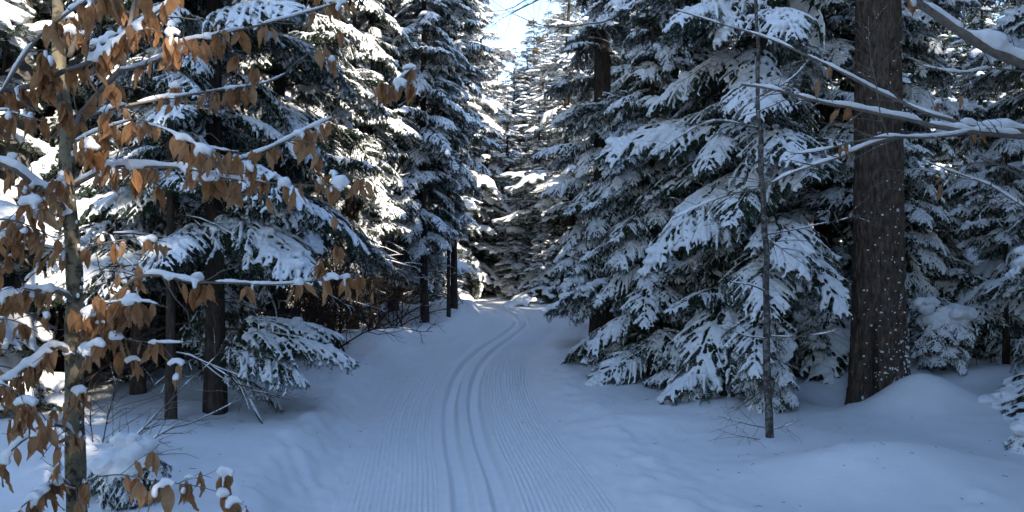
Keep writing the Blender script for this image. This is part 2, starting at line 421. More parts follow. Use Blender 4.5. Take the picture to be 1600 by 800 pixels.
# ------------------------------------------------------------------ conifer boughs
def bough_twigs(L, rng, p0, p1, lat_step, sub_step, wide=0.42, sparse=0.0):
    """returns main polyline, laterals and sub-laterals (each n x 3)"""
    n = 13; t = np.linspace(0, 1, n)
    pit = np.radians(p0 + (p1 - p0)*t**1.25); yaw = np.radians(np.cumsum(rng.normal(0, 2.2, n)))
    D = np.stack([np.cos(pit)*np.cos(yaw), np.cos(pit)*np.sin(yaw), np.sin(pit)], 1)
    main = np.vstack([[0, 0, 0], np.cumsum(D[:-1]*L/(n - 1), axis=0)])
    lats, subs = [], []
    tt = 0.14
    while tt < 0.985:
        i = tt*(n - 1); k = int(i); f = i - k
        p = main[k]*(1-f) + main[min(k+1, n-1)]*f; d = D[min(k, n-1)]
        for sgn in (-1, 1):
            if rng.random() < sparse: continue
            ln = L*wide*((1 - tt)**0.8*min(1.0, (tt + 0.08)/0.3) + 0.07)*rng.uniform(0.7, 1.2)
            ang = math.radians(rng.uniform(42, 62))*sgn
            ca, sa = math.cos(ang), math.sin(ang)
            h = np.array([d[0]*ca - d[1]*sa, d[0]*sa + d[1]*ca, d[2]*0.6 + rng.normal(0, 0.06)]); h /= np.linalg.norm(h)
            s = np.linspace(0, 1, 6)[:, None]
            dr = rng.uniform(0.25, 0.6)
            q = p + h*ln*s; q[:, 2] -= (dr*ln*s[:, 0]**2); q[:, 0] += (0.12*ln*s[:, 0]**2)
            lats.append(q)
            sl = sub_step*0.8
            while sl < ln*0.98:
                a = sl/ln; j = a*5; jk = int(j); jf = j - jk
                pp = q[jk]*(1-jf) + q[min(jk+1, 5)]*jf; dd = q[min(jk+1, 5)] - q[jk]; dd /= np.linalg.norm(dd) + 1e-9
                for s2 in (-1, 1):
                    l2 = (0.035 + 0.30*ln*(1 - a*0.75))*rng.uniform(0.6, 1.2)
                    an = math.radians(rng.uniform(38, 58))*s2
                    c2, s3 = math.cos(an), math.sin(an)
                    hh = np.array([dd[0]*c2 - dd[1]*s3, dd[0]*s3 + dd[1]*c2, dd[2]*0.8 + rng.normal(0, 0.1)])
                    e = np.linspace(0, 1, 3)[:, None]
                    r = pp + hh*l2*e; r[:, 2] -= rng.uniform(0.5, 1.1)*l2*e[:, 0]**2
                    subs.append(r)
                sl += sub_step*rng.uniform(0.8, 1.25)
        tt += lat_step/L*rng.uniform(0.8, 1.25)
    return main, lats, subs

def needles(mb, lines, rng, step, ln, wd, mat, rows=3, skip0=0.0):
    P, T = [], []
    for q in lines:
        seg = np.diff(q, axis=0); sl = np.linalg.norm(seg, axis=1); tot = sl.sum()
        m = max(2, int(tot*(1 - skip0)/step))
        s = np.linspace(skip0*tot, tot, m); cum = np.concatenate([[0], np.cumsum(sl)])
        k = np.clip(np.searchsorted(cum, s, 'right') - 1, 0, len(sl) - 1)
        P.append(q[k] + seg[k]*((s - cum[k])/(sl[k] + 1e-9))[:, None]); T.append(seg[k]/(sl[k][:, None] + 1e-9))
    P = np.concatenate(P); T = np.concatenate(T)
    A = np.cross(T, np.array([[0, 0, 1.0]])); A /= np.linalg.norm(A, axis=1, keepdims=True) + 1e-6
    B = np.cross(A, T)
    allV = []
    for r in range(rows):
        n = len(P)
        if r < 2: th = rng.normal(0, 0.35, n) + (0 if r == 0 else math.pi)
        else: th = rng.uniform(0, 2*math.pi, n)
        d = np.cos(th)[:, None]*A + np.sin(th)[:, None]*B + T*rng.uniform(0.35, 0.95, n)[:, None]
        d /= np.linalg.norm(d, axis=1, keepdims=True)
        l = ln*rng.uniform(0.7, 1.25, n)[:, None]
        o = P + T*rng.uniform(-step, step, n)[:, None]*0.5
        wv = T*wd*0.5 + rng.normal(0, wd*0.2, (n, 3))
        allV.append(np.stack([o - wv, o + wv, o + d*l], 1).reshape(-1, 3))
    V = np.concatenate(allV)
    mb.add(V, np.arange(len(V)).reshape(-1, 3), mat)

def capsule(mb, q, r, rng, k=6):
    """closed lumpy tube along q"""
    n = len(q); t = np.linspace(0, 1, n)
    R = r*(0.35 + 0.65*np.sin(np.pi*np.clip(t*0.86 + 0.07, 0, 1))**0.5)*rng.uniform(0.62, 1.38, n)
    add_tube(mb, q, R, k, 0, True)

def make_bough(L, seed, p0, p1, lod=0, load=1.0, wide=0.42, sparse=0.0, needle_mat='needle'):
    rng = np.random.default_rng(seed)
    ls, ss = [(0.066, 0.052), (0.15, 0.17), (0.17, 0.5)][lod]
    main, lats, subs = bough_twigs(L, rng, p0, p1, ls, ss, wide, sparse)
    mb = MB()
    k = [5, 4, 3][lod]
    t = np.linspace(0, 1, len(main))
    add_tube(mb, main, (0.013*(1 - 0.85*t) + 0.0015)*L/1.3*(1, 1.2, 1.5)[lod], k, 1)
    if lod < 2:
        for q in lats: add_tube(mb, q[::2] if lod else q[[0, 2, 5]], np.linspace(0.0045, 0.0015, 3)*(1, 1.6)[lod], 3, 1)
    lines = subs + lats + [main[4:]] if lod < 2 else lats + subs + [main[3:]]
    st, nl, nw = [(0.0085, 0.027, 0.0048), (0.030, 0.058, 0.016), (0.06, 0.13, 0.045)][lod]
    needles(mb, lines, rng, st, nl, nw, 0, 3)
    nm = mb.mesh('bough', [M[needle_mat], M['twig']], True)
    sm = None
    sb = MB()
    up = np.array([0, 0, 1.0])
    # a load field over the bough makes heaped pads and bare stretches
    def ld(p): return load*max(0.0, 0.82 + 1.45*float(noise3(p[0]*4.4 + seed, p[1]*4.4, 0.5, 77)))
    if lod == 0:
        for q in subs:
            w = ld(q[1])
            if rng.random() > 0.12 + 0.55*w: continue
            r = 0.0125*(0.58 + 0.55*w)*rng.uniform(0.75, 1.25)
            a = rng.uniform(0, 0.25); e = np.linspace(a, rng.uniform(0.7, 1.02), 4)[:, None]
            qq = q[0]*(1-e)*(1-e) + 2*e*(1-e)*(2*q[1] - 0.5*q[0] - 0.5*q[2]) + q[2]*e*e + up*r*0.75
            capsule(sb, qq, r, rng, 6)
        for q in lats:
            w = ld(q[3])
            if w < 0.25: continue
            r = 0.0150*(0.55 + 0.65*w)*rng.uniform(0.8, 1.3)
            capsule(sb, q[1:] + up*r*0.8, r, rng, 6)
            if rng.random() < 0.32*w:
                c = q[rng.integers(1, 5)]; s = rng.uniform(0.022, 0.045)*(0.6 + 0.5*w)
                blob(sb, c + up*s*0.5, (s*1.25, s*1.1, s*0.8))
        mr = 0.020*load
        capsule(sb, main[3:] + up*mr*0.8, mr, rng, 8)
        for i in range(int(4*load)):
            c = main[rng.integers(3, len(main)-1)] + rng.normal(0, 0.05, 3)*np.array([1, 1, 0]); s = rng.uniform(0.03, 0.06)*load
            blob(sb, c + up*s*0.45, (s*1.4, s*1.2, s*0.85))
        V, fc = remeshed(sb, 0.0132, 1, 0.0085, seed)
    else:
        for q in lats:
            w = ld(q[3])
            if w < 0.3: continue
            r = (0.03 if lod == 1 else 0.042)*(0.5 + 0.75*w)*rng.uniform(0.8, 1.25)
            capsule(sb, q[1::2] + up*r*0.7, r, rng, 5)
            if lod == 2 and rng.random() < 0.6:
                c = q[rng.integers(2, 6)]; e_ = rng.uniform(0.04, 0.085); blob(sb, c + up*e_*0.4, (e_*1.3, e_*1.1, e_*0.8))
        for q in subs:
            if lod == 2 or rng.random() < 0.40: continue
            r = 0.023*(0.6 + 0.6*ld(q[1]))
            capsule(sb, q + up*r*0.8, r, rng, 5)
        mr = 0.042*load
        capsule(sb, main[2:] + up*mr*0.8, mr, rng, 6)
        for i in range(4):
            c = main[rng.integers(4, len(main)-1)]; s = rng.uniform(0.06, 0.11)*load
            blob(sb, c + up*s*0.4, (s*1.4, s*1.2, s*0.8))
        V, fc = remeshed(sb, 0.039 if lod == 1 else 0.085, 1, 0.014, seed)
    sm = mesh_np('snow_load', V, fc, [M['snow'] if lod == 0 else M['snow_far']])
    return nm, sm

def mesh_arrays(me):
    n = len(me.vertices); V = np.empty(n*3, np.float32); me.vertices.foreach_get('co', V)
    L = np.empty(len(me.loops), np.int32); me.loops.foreach_get('vertex_index', L)
    tot = np.empty(len(me.polygons), np.int32); me.polygons.foreach_get('loop_total', tot)
    mi = np.empty(len(me.polygons), np.int32); me.polygons.foreach_get('material_index', mi)
    st = np.concatenate([[0], np.cumsum(tot)[:-1]]).astype(int)
    out = []
    for k in (3, 4):
        for m in np.unique(mi):
            s = st[(tot == k) & (mi == m)]
            if len(s): out.append((L[s[:, None] + np.arange(k)].astype(np.int64), int(m)))
    return V.reshape(-1, 3).astype(float), out

# near library: dense, drooping, heavily loaded; length about 1.3 m
BOUGH = [make_bough(1.75, 100 + i, *a) for i, a in enumerate([
    (6, -34, 0, 0.92, 0.44), (2, -46, 0, 1.0, 0.40), (10, -28, 0, 0.85, 0.46), (-6, -55, 0, 1.0, 0.36),
    (4, -40, 0, 1.12, 0.42), (8, -50, 0, 0.75, 0.38), (-2, -38, 0, 1.05, 0.48), (5, -30, 0, 0.55, 0.42)])]
BOUGH_MID = [make_bough(1.4, 200 + i, *a) for i, a in enumerate([
    (6, -34, 1, 1.0, 0.44), (0, -48, 1, 1.1, 0.40), (8, -30, 1, 0.8, 0.44)])]
BOUGH_FAR = [make_bough(1.5, 300 + i, *a) for i, a in enumerate([
    (6, -34, 2, 1.05, 0.46), (0, -46, 2, 1.2, 0.42), (8, -28, 2, 0.85, 0.46)])]
BOUGH_FROST = [make_bough(1.5, 350 + i, *a) for i, a in enumerate([
    (8, -30, 2, 1.25, 0.50), (-4, -50, 2, 1.35, 0.46), (14, -20, 2, 1.1, 0.50), (0, -60, 2, 1.3, 0.44)])]
BOUGH_FINE = [make_bough(1.4, 370 + i, *a) for i, a in enumerate([
    (8, -40, 1, 1.0, 0.50), (-4, -60, 1, 1.1, 0.46), (12, -28, 1, 0.9, 0.50)])]
_FI = [(mesh_arrays(a), mesh_arrays(b)) for a, b in BOUGH_FINE]
_FR = [(mesh_arrays(a), mesh_arrays(b)) for a, b in BOUGH_FROST]
_FA = [(mesh_arrays(a), mesh_arrays(b)) for a, b in BOUGH_FAR]
_MA = [(mesh_arrays(a), mesh_arrays(b)) for a, b in BOUGH_MID]

def bmat(p, az, pitch, s, roll=0.0):
    return Matrix.Translation(p) @ Matrix.Rotation(az, 4, 'Z') @ Matrix.Rotation(-pitch, 4, 'Y') @ Matrix.Rotation(roll, 4, 'X') @ Matrix.Diagonal((s[0], s[1], s[2], 1))

def crown_mesh(lib, H, R, z0, seed, whorl=0.5, per=5, mats=('needle', 'twig'), snow='snow_far', thin=0.0, rough=0.4):
    """joined crown of a conifer from z0 to H and its snow"""
    rng = np.random.default_rng(seed); mb, sb = MB(), MB()
    z = z0
    while z < H - 0.15:
        f = (H - z)/(H - min(z0, 1.0))
        ln = R*(f**0.75)*0.95 + 0.12
        n = per if f > 0.2 else 4
        for j in range(n):
            if rng.random() < thin: continue
            l = ln*rng.uniform(0.45, 1.2); k = rng.integers(len(lib)); s = l/1.45
            m = np.array(bmat((0, 0, z + rng.uniform(-.5, .5)*whorl), rng.uniform(0, 6.283) if rough > 0.5 else j*6.283/n + rng.normal(0, 0.5), math.radians((rng.uniform(-34, 6) if rough < 1.2 else rng.uniform(-60, 14)) + 26*(1 - f)), (s, max(s, 0.55*s + 0.25), max(s, 0.6*s + 0.2)), rng.normal(0, 0.25)))
            (nv, nf), (sv, sf) = lib[k]
            for (vv, ff, mm) in ((nv, nf, mb), (sv, sf, sb)):
                W_ = vv @ m[:3, :3].T + m[:3, 3]; n0 = mm.n
                mm.v.append(W_); mm.n += len(W_)
                for fc, mi in ff: mm.f.append((fc + n0, mi))
        z += whorl*rng.uniform(0.75, 1.25)*(0.55 + 0.45*f)
    return mb.mesh('crown', [M[mats[0]], M[mats[1]]]), sb.mesh('snow_load', [M[snow]])

def trunk_mesh(H, r, seed, mat, k=12, bend=0.04, butt=1.35, seg=None, tip=0.06):
    rng = np.random.default_rng(seed); n = seg or max(8, int(H*2.2)); z = np.linspace(-0.35, H, n)
    t = np.clip(z/H, 0, 1)
    P = np.stack([bend*r*10*noise3(z*0.35, 0, 0, seed), bend*r*10*noise3(z*0.35, 5, 0, seed), z], 1)
    R = r*((1 - t)*(1 - tip) + tip)*(1 + (butt - 1)*np.exp(-np.maximum(z, 0)/0.25))
    V, Fc = tube(P, R, k)
    a = np.arctan2(V[:, 1], V[:, 0])
    V[:, :2] *= (1 + 0.07*noise3(np.cos(a)*3, np.sin(a)*3, V[:, 2]*1.3, seed + 3))[:, None]
    return mesh_np('trunk', V, [(Fc, 0)], [mat])

# dead, bare lower branches
def bare_branch(L, seed, depth=3, sag=0.15, th=0.012):
    rng = np.random.default_rng(seed); mb, sb = MB(), MB()
    def rec(p, d, ln, r, lv):
        n = 6 if lv == 0 else 4
        pts = [p]; dd = d.copy()
        for i in range(n):
            dd = dd + rng.normal(0, 0.13, 3) + np.array([0, 0, -sag*0.25]); dd /= np.linalg.norm(dd)
            pts.append(pts[-1] + dd*ln/n)
        P = np.array(pts); R = np.linspace(r, max(r*0.4, 0.0016), len(P))
        add_tube(mb, P, R, 5 if lv == 0 else 3, 0)
        if rng.random() < (0.85 if lv < 2 else 0.25) and abs(d[2]) < 0.7:
            a = rng.integers(0, 2); b = len(P) - rng.integers(0, 2)
            if b - a > 2:
                rr = r*0.8 + 0.0035; add_tube(sb, P[a:b] + np.array([0, 0, rr*0.75]), rr*rng.uniform(0.6, 1.25, b - a)*np.concatenate([[0.4], np.ones(b-a-2), [0.35]]), 5, 0, True)
        if lv + 1 < depth:
            for i in range(rng.integers(5, 9) if lv == 0 else rng.integers(2, 5)):
                f = rng.uniform(0.12, 0.95)*(len(P)-1); k = int(f)
                q = P[k] + (P[min(k+1, len(P)-1)] - P[k])*(f-k)
                ax = P[min(k+1, len(P)-1)] - P[k]; ax /= np.linalg.norm(ax) + 1e-9
                sd = np.cross(ax, [0, 0, 1.0])*rng.choice([-1, 1]); 
                nd_ = ax*rng.uniform(0.5, 1.0) + sd*rng.uniform(0.4, 1.0) + np.array([0, 0, rng.normal(0, 0.3)]); nd_ /= np.linalg.norm(nd_)
                rec(q, nd_, ln*rng.uniform(0.25, 0.55)*(1 - 0.4*f/len(P)), r*0.5, lv + 1)
    rec(np.zeros(3), np.array([1.0, 0, 0.02]), L, th, 0)
    return mb.mesh('dead_branch', [M['twig']]), (sb.mesh('snow_line', [M['snow']]) if sb.v else None)
BARE = [bare_branch(1.25, 400 + i) for i in range(5)]

def put_bough(root, p, az, pitch, s, k, lib=BOUGH, roll=0.0):
    nm, sm = lib[k]
    b = link('bough', nm, root, mw=bmat(p, az, pitch, s, roll))
    link('snow_load', sm, b)
    return b
def put_bare(root, p, az, pitch, s, k):
    nm, sm = BARE[k]
    b = link('dead_branch', nm, root, mw=bmat(p, az, pitch, (s, s, s)))
    if sm and s > 0.3 and (int(abs(az)*97) % 10) < 3: link('snow_line', sm, b)
    return b

TOPS = [crown_mesh(_FA, 8.0, 1.5, 0.0, 500 + i, 0.50, 5) for i in range(2)]    # the part of a near tree above the picture
def near_conifer(label, x, y, H, R, z_low, r, seed, dead=0, whorl=0.36, per=5, lib=BOUGH, name='spruce_tree', group=None, avoid=None, extra=(), zbare=None, load_pick=None, cat='tree', mid=False):
    rng = np.random.default_rng(seed); g = gz(x, y)
    root = thing(name, label, cat, (x, y, g), group)
    link('trunk', trunk_mesh(H, r, seed, M['bark']), root)
    ztop = min(H - 0.4, EYE + 0.36*math.hypot(x, y) + 0.6 - g)
    z = z_low; az0 = rng.uniform(0, 6.28); step = whorl/per
    while z < ztop:
        f = (H - z)/(H - min(z_low, 1.0)); ln = R*(f**0.7) + 0.08
        az0 += 2.39996 + rng.normal(0, 0.35); az = az0
        l = ln*rng.uniform(0.50, 1.16); s = l/1.66; zz = z + rng.normal(0, 0.12)
        z += step*rng.uniform(0.4, 1.6)
        if avoid and avoid(x + l*math.cos(az), y + l*math.sin(az), g + zz): continue
        pit = rng.uniform(-36, 0) + 20*(1 - f)
        if zz < 1.0: pit = max(pit, -26*max(0.0, zz - 0.1))
        pit = math.radians(pit)
        k = int(rng.choice(load_pick)) if load_pick else int(rng.integers(len(lib)))
        rr = r*(1 - zz/H)*0.8
        sv = max(0.60*s + 0.22, s*0.82)
        put_bough(root, (rr*math.cos(az), rr*math.sin(az), zz), az, pit, (s, sv, sv), k, lib, rng.normal(0, 0.22))
    for p, az, pitch, s, k in extra: put_bough(root, p, math.radians(az), math.radians(pitch), s, k, lib)
    if H - z > 1.5:
        cm, sm = TOPS[seed % 2]; hh = (H - z + 0.25)/8.0; f = ((H - z)/(H - min(z_low, 1.0)))**0.7
        c = link('upper_crown', cm, root, mw=Matrix.Translation((0, 0, z - 0.1)) @ Matrix.Rotation(seed*1.3, 4, 'Z') @ Matrix.Diagonal((R*f/1.45, R*f/1.45, hh, 1)))
        link('snow_load', sm, c)
    for i in range(dead):
        zz = rng.uniform(0.25, zbare or z_low + 0.3); az = rng.uniform(0, 6.28)
        if avoid and avoid(x + 1.1*math.cos(az), y + 1.1*math.sin(az), g + zz): continue
        put_bare(root, (0, 0, zz), az, math.radians(rng.uniform(-22, 14)), rng.uniform(0.55, 1.1)*min(1.0, R/1.1), int(rng.integers(5)))
    return root
def over_trail(x, y, z):       # boughs keep out of the skiers' way
    return (abs(float(trail_u(np.array(x), np.array(y)))) < 0.95 and z < 3.4) or (y < 3.5 and abs(x) < 3.2)

# ---- right side, from the front backwards
near_conifer('dense snow-laden spruce with low boughs sweeping the ground behind the thin sapling', 2.75, 8.5, 15.5, 1.75, 0.30, 0.13, 11, avoid=lambda x, y, z: over_trail(x, y, z) or (800 + F_PX*x/y > 1300), whorl=0.35, per=6,
    extra=[((-.22*q, -.95*q, z), az, p, (.68, .62, .62), k) for z, az, p, k, q in ((1.55, -112, -22, 0, 1), (1.9, -98, -18, 4, 1.05), (2.75, -106, -20, 2, 1), (3.3, -118, -16, 6, .9), (3.9, -96, -14, 1, .95), (1.0, -125, -16, 5, .9), (2.3, -128, -20, 7, .9))])
near_conifer('snow-laden spruce leaning its lowest boughs toward the trail where its right edge narrows', 2.25, 10.9, 15.5, 1.55, 0.35, 0.13, 12, avoid=over_trail, whorl=0.36)
near_conifer('snowy spruce standing close behind the left side of the thick old trunk', 4.25, 10.6, 10.5, 1.7, 0.5, 0.14, 13, dead=10)
near_conifer('tall thick-stemmed dark spruce showing its bare upper trunk right of the sky gap', 1.62, 13.4, 13.5, 1.25, 0.7, 0.21, 14, avoid=over_trail, whorl=0.40)
near_conifer('spruce hanging over the right bank where the trail starts to bend', 2.45, 16.4, 8.6, 1.6, 0.4, 0.14, 15, avoid=over_trail, whorl=0.42)
near_conifer('spruce half hidden on the outer side of the bend, last of the near right row', 2.5, 19.8, 9.0, 1.6, 0.5, 0.13, 16, avoid=over_trail, whorl=0.5)
near_conifer('broad spruce reaching in from the right picture edge with long snow-fingered boughs', 6.0, 7.0, 11, 2.05, 0.45, 0.15, 17, avoid=lambda x, y, z: 800 + F_PX*x/y < 1465 or y < 5.3, dead=8, zbare=0.8)
near_conifer('dark spruce in the gloom just right of the thick old trunk', 5.35, 10.9, 10, 1.6, 0.6, 0.13, 18, dead=8)
near_conifer('dim spruce deep in the woods near the right picture edge', 7.4, 10.4, 10, 1.7, 0.6, 0.14, 19, dead=8)
near_conifer('snowy spruce filling the gap between the sapling and the thick old trunk, farther back', 3.6, 13.2, 10, 1.6, 0.5, 0.13, 20, whorl=0.45)
near_conifer('young spruce squeezed between two taller ones along the right bank', 1.75, 9.6, 5.6, 1.0, 0.2, 0.06, 21, avoid=over_trail, whorl=0.27, per=5)
R4 = [o for o in COL.objects if o.get('label', '').startswith('tall thick-stemmed')][0]
_r = np.random.default_rng(3)
for i in range(22):
    a_ = math.radians(_r.uniform(-165, -35)); put_bough(R4, (0.15*math.cos(a_), 0.15*math.sin(a_), _r.uniform(0.7, 4.3)), a_, math.radians(_r.uniform(-34, -4)), (_r.uniform(.45, .68), .6, .6), int(_r.integers(8)))
# ---- left side
near_conifer('bare-trunked spruce behind the leafy beech with one low bough reaching right', -2.65, 6.85, 12, 1.55, 1.35, 0.088, 31, dead=6, zbare=1.5, avoid=lambda x, y, z: (y < 5.7) or x > -1.2,
    extra=[((0.05, 0, 0.72), 4, -6, (0.74, 0.62, 0.62), 0), ((0.05, 0, 0.60), -24, -14, (0.56, 0.48, 0.55), 2), ((0.04, 0.02, 0.80), 26, 4, (0.66, 0.55, 0.55), 6), ((0, 0, 0.34), -8, -14, (0.42, 0.34, 0.38), 5)])
near_conifer('slim suppressed spruce pole beside the thicker bare lower trunk, behind the beech', -2.80, 6.35, 6.5, 0.75, 2.0, 0.042, 32, dead=9, zbare=1.9, whorl=0.42, per=4)
near_conifer('small spruce behind the beech stem with a torn snowy base', -3.62, 7.5, 9, 1.25, 1.7, 0.062, 33, dead=10, whorl=0.42)
near_conifer('spruce with long drooping white boughs forming the left wall of the trail', -3.05, 10.0, 13.5, 1.85, 1.55, 0.12, 34, dead=22, zbare=1.9, avoid=over_trail, whorl=0.34, per=6)
near_conifer('spruce with bare straight lower stem in the brown twig thicket left of the trail', -3.04, 14.7, 15, 1.55, 1.9, 0.105, 35, dead=26, avoid=over_trail, whorl=0.34)
near_conifer('leftmost of the three dark spruce poles beside the bend', -1.82, 16.0, 14, 1.35, 1.7, 0.085, 36, dead=12, avoid=over_trail, whorl=0.30)
near_conifer('thinnest of the three dark spruce poles beside the bend', -1.38, 16.8, 9, 0.8, 2.1, 0.042, 37, dead=5, avoid=over_trail, whorl=0.5, per=4)
near_conifer('rightmost of the three dark spruce poles beside the bend', -1.32, 17.9, 14.5, 1.3, 1.8, 0.08, 38, dead=8, avoid=over_trail, whorl=0.32)
near_conifer('shadowed spruce deep behind the beech crown at the left picture edge', -4.9, 8.4, 12, 1.7, 1.3, 0.11, 39, dead=12)
near_conifer('spruce behind the beech with tiers of snow pads level with the copper leaves', -4.15, 9.4, 13, 1.6, 1.4, 0.11, 40, dead=14)
near_conifer('thicket spruce in the dark between the beech and the left trail wall', -4.3, 12.4, 14, 1.6, 1.6, 0.12, 41, dead=18, whorl=0.42)
near_conifer('thin dead-limbed spruce pole at the edge of the twig thicket beside the left bank', -2.95, 12.0, 8, 0.8, 2.3, 0.035, 42, dead=12, whorl=0.5, per=4)
near_conifer('second slim spruce pole right next to the straight stem in the twig thicket', -2.72, 14.9, 9, 0.8, 2.4, 0.04, 43, dead=8, whorl=0.5, per=4)
near_conifer('broad spruce at the far left, its boughs behind the grey trunk', -6.3, 9.6, 13, 1.8, 1.2, 0.14, 44, dead=8)
near_conifer('spruce crowding the inside of the bend behind the three poles', -2.9, 19.0, 15, 1.6, 1.5, 0.12, 45, dead=8, avoid=over_trail, whorl=0.5)

# ------------------------------------------------------------------ far and off-frame conifers: trunk, crown, snow
FARV = []
for i, (H, R, z0) in enumerate([(14, 2.0, 0.9), (15, 2.1, 1.6)]):
    c, s = crown_mesh(_FR, H, R, z0, 600 + i, 0.44, 6, rough=1.0)
    FARV.append((H, trunk_mesh(H, 0.13, 610 + i, M['bark'], 8), c, s))
FINE = []
for i, (H, R, z0) in enumerate([(13, 1.9, 0.7)]):
    c, s = crown_mesh(_FI, H, R, z0, 640 + i, 0.56, 6, rough=1.4)
    FINE.append((H, trunk_mesh(H, 0.13, 650 + i, M['bark'], 8), c, s))
gc, gs = crown_mesh(_FA, 13, 1.5, 2.0, 690, 0.45, 6, ('needle_gold', 'twig'), rough=1.0)
bpy.data.meshes.remove(gs)
GOLD = (13, trunk_mesh(13, 0.11, 691, M['bark'], 8), gc, None)
def far_conifer(x, y, H, label, group, k=None, rot=None, wide=1.0, v=None):
    k = k if k is not None else int(RNG.integers(len(FARV))); h0, tm, cm, sm = v or FARV[k]
    s = H/h0; z = gz(x, y) if abs(x) < 60 and -30 < y < 90 else 0.0
    root = thing('spruce_tree', label, 'tree', (x, y, z), group, rot if rot is not None else RNG.uniform(0, 6.28), (s*wide, s*wide, s))
    link('trunk', tm, root); c = link('crown', cm, root)
    if sm: link('snow_load', sm, c)
    return root
taken = []
FAR = [(-3.3, 23.6, 15.5), (-2.1, 27.5, 16), (-4.6, 26.4, 17), (-1.9, 32.5, 13.5), (-3.4, 31, 17), (0.1, 37, 10.8), (1.25, 31, 9.6), (2.2, 27.2, 9.5), (3.3, 24.0, 9.5), (3.5, 29.5, 11),
       (-0.2, 30.8, 8.0), (-1.1, 41, 11.5), (0.6, 47, 11.5), (2.6, 35, 13.5), (-3.0, 38, 17), (0.3, 27.6, 5.2)]
FL = ['sunlit snowy spruce rising at the left of the sky gap, nearest the bend', 'bright white spruce just left of the sky gap', 'tall sunlit spruce behind the three dark poles', 'snow-white spruce whose tip edges the sky gap from the left',
      'tall pale spruce behind the left side of the bend', 'short snowy spruce right below the sky gap', 'low dappled spruce closing the trail view, right of centre', 'dappled spruce on the right beyond the bend',
      'shaded spruce at the outer right side of the bend', 'far spruce behind the tall thick-stemmed one on the right', 'young snowy spruce where the trail disappears from view', 'distant spruce low in the sky gap, left one',
      'distant spruce low in the sky gap, right one', 'distant spruce right of the golden tree', 'distant tall spruce left of the sky gap', 'smallest spruce at the end of the visible trail']
FAR += [(0.55, 34, 9.4), (-0.6, 34.5, 10.2), (1.0, 27.8, 7.4), (1.9, 33.5, 11.2), (-1.0, 29.5, 9.0), (0.25, 41.5, 11.4), (1.7, 38.5, 12.3), (2.5, 36, 14.2), (-1.45, 35.5, 14.6), (0.75, 39.0, 12.2), (2.0, 43, 15.0), (1.85, 25.6, 11.6), (0.2, 44, 13.2),
        (0.95, 25.3, 3.0), (0.15, 26.9, 3.4), (-0.5, 28.7, 4.0), (1.6, 26.3, 4.4), (-1.7, 31, 4.6), (-2.3, 24.6, 3.2), (-2.7, 22.6, 2.8), (-3.0, 34, 5.5)]
FL += ['white spruce in the wall of trees under the golden one', 'frosted spruce left below the sky gap, behind the shortest ones', 'bushy low spruce where the right bank meets the bend', 'frosted spruce between the golden tree and the thick-stemmed one',
       'bushy white spruce just left of the trail end', 'far frosted spruce exactly under the sky gap', 'far frosted spruce right under the golden tree',
       'tall frosted spruce between the golden tree and the thick-stemmed one', 'tall white spruce making the left rim of the sky gap', 'frosted spruce whose tip stands right in front of the golden tree', 'tall far spruce just right of the golden tree', 'tall frosted spruce overhanging the outer bank where the trail vanishes', 'far spruce low in the middle of the sky gap',
       'little bushy spruce on the right just where the trail bends out of sight', 'little spruce straight ahead at the vanishing end of the trail', 'young frosted spruce behind the vanishing end of the trail', 'young spruce beside the little one on the right of the trail end',
       'young spruce behind the bend on its left', 'little spruce on the inside of the bend behind the poles', 'smallest bushy spruce right behind the three dark poles', 'young spruce farther back past the bend']
for (x, y, h), lb in zip(FAR, FL):
    far_conifer(x, y, h, lb, None, v=FINE[0], wide=1.9 if h < 6 else (1.65 if abs(x - 0.4) < 1.65 else 1.35)); taken.append((x, y))
far_conifer(1.15, 41, 14.0, 'golden brown conifer without snow catching the sun right of the sky gap', None, v=GOLD, wide=1.7); taken.append((1.15, 41))
for o in list(COL.objects):
    if o.name.startswith('spruce_tree'): taken.append((o.location.x, o.location.y))
def sun_gap(x, y):      # a thin place in the woods behind, through which the sun reaches the beech
    return y < 3 and abs(x + 1.75 - 0.65*(3.5 - y)) < 0.98
def fill(n, xr, yr, hr, label, group, md, test):
    c = 0; tr = 0
    while c < n and tr < n*60:
        tr += 1
        x, y = RNG.uniform(*xr), RNG.uniform(*yr)
        if not test(x, y) or any((x-a)**2 + (y-b)**2 < md*md for a, b in taken): continue
        taken.append((x, y)); c += 1
        far_conifer(x, y, hr(x, y) if callable(hr) else RNG.uniform(*hr) if hr else 2.0 + 0.34*y + RNG.uniform(0, 1), label, group)
clear = lambda x, y: abs(float(trail_u(np.array(x), np.array(y)))) > 1.9 and not (y > 30 and -0.9 < x/y*20 < 1.0)
for x, y, h, lb in [(-5.9, 7.3, 11, 'low-limbed spruce in the dark behind the grey trunk at the left edge'), (-7.3, 8.6, 12, 'spruce behind the grey trunk, second row at the left edge'), (-5.3, 10.9, 12, 'spruce filling the dark behind the beech crown'), (-4.9, 6.6, 8, 'shorter spruce crowding the grey trunk at the left edge'),
        (-7.2, 12.0, 13, 'dim spruce far behind the beech leaves'), (-5.4, 13.6, 13, 'dim spruce behind the twig thicket'), (-4.6, 15.8, 13, 'dim spruce closing the thicket behind the straight dark stem'), (-3.7, 17.2, 12, 'spruce closing the gap between the thicket and the three poles')]:
    far_conifer(x, y, h, lb, None, v=FINE[0], wide=1.25); taken.append((x, y))
fill(34, (-22, -5.2), (9, 34), (12, 16.5), 'snowy spruce deep in the woods left of the trail', 'spruces deep in the left woods', 1.7, lambda x, y: clear(x, y) and x > -0.75*y - 3)
fill(34, (4.6, 22), (11.5, 30), None, 'snowy spruce deep in the woods right of the trail', 'spruces deep in the right woods', 1.7, lambda x, y: clear(x, y) and x < 0.75*y + 3)
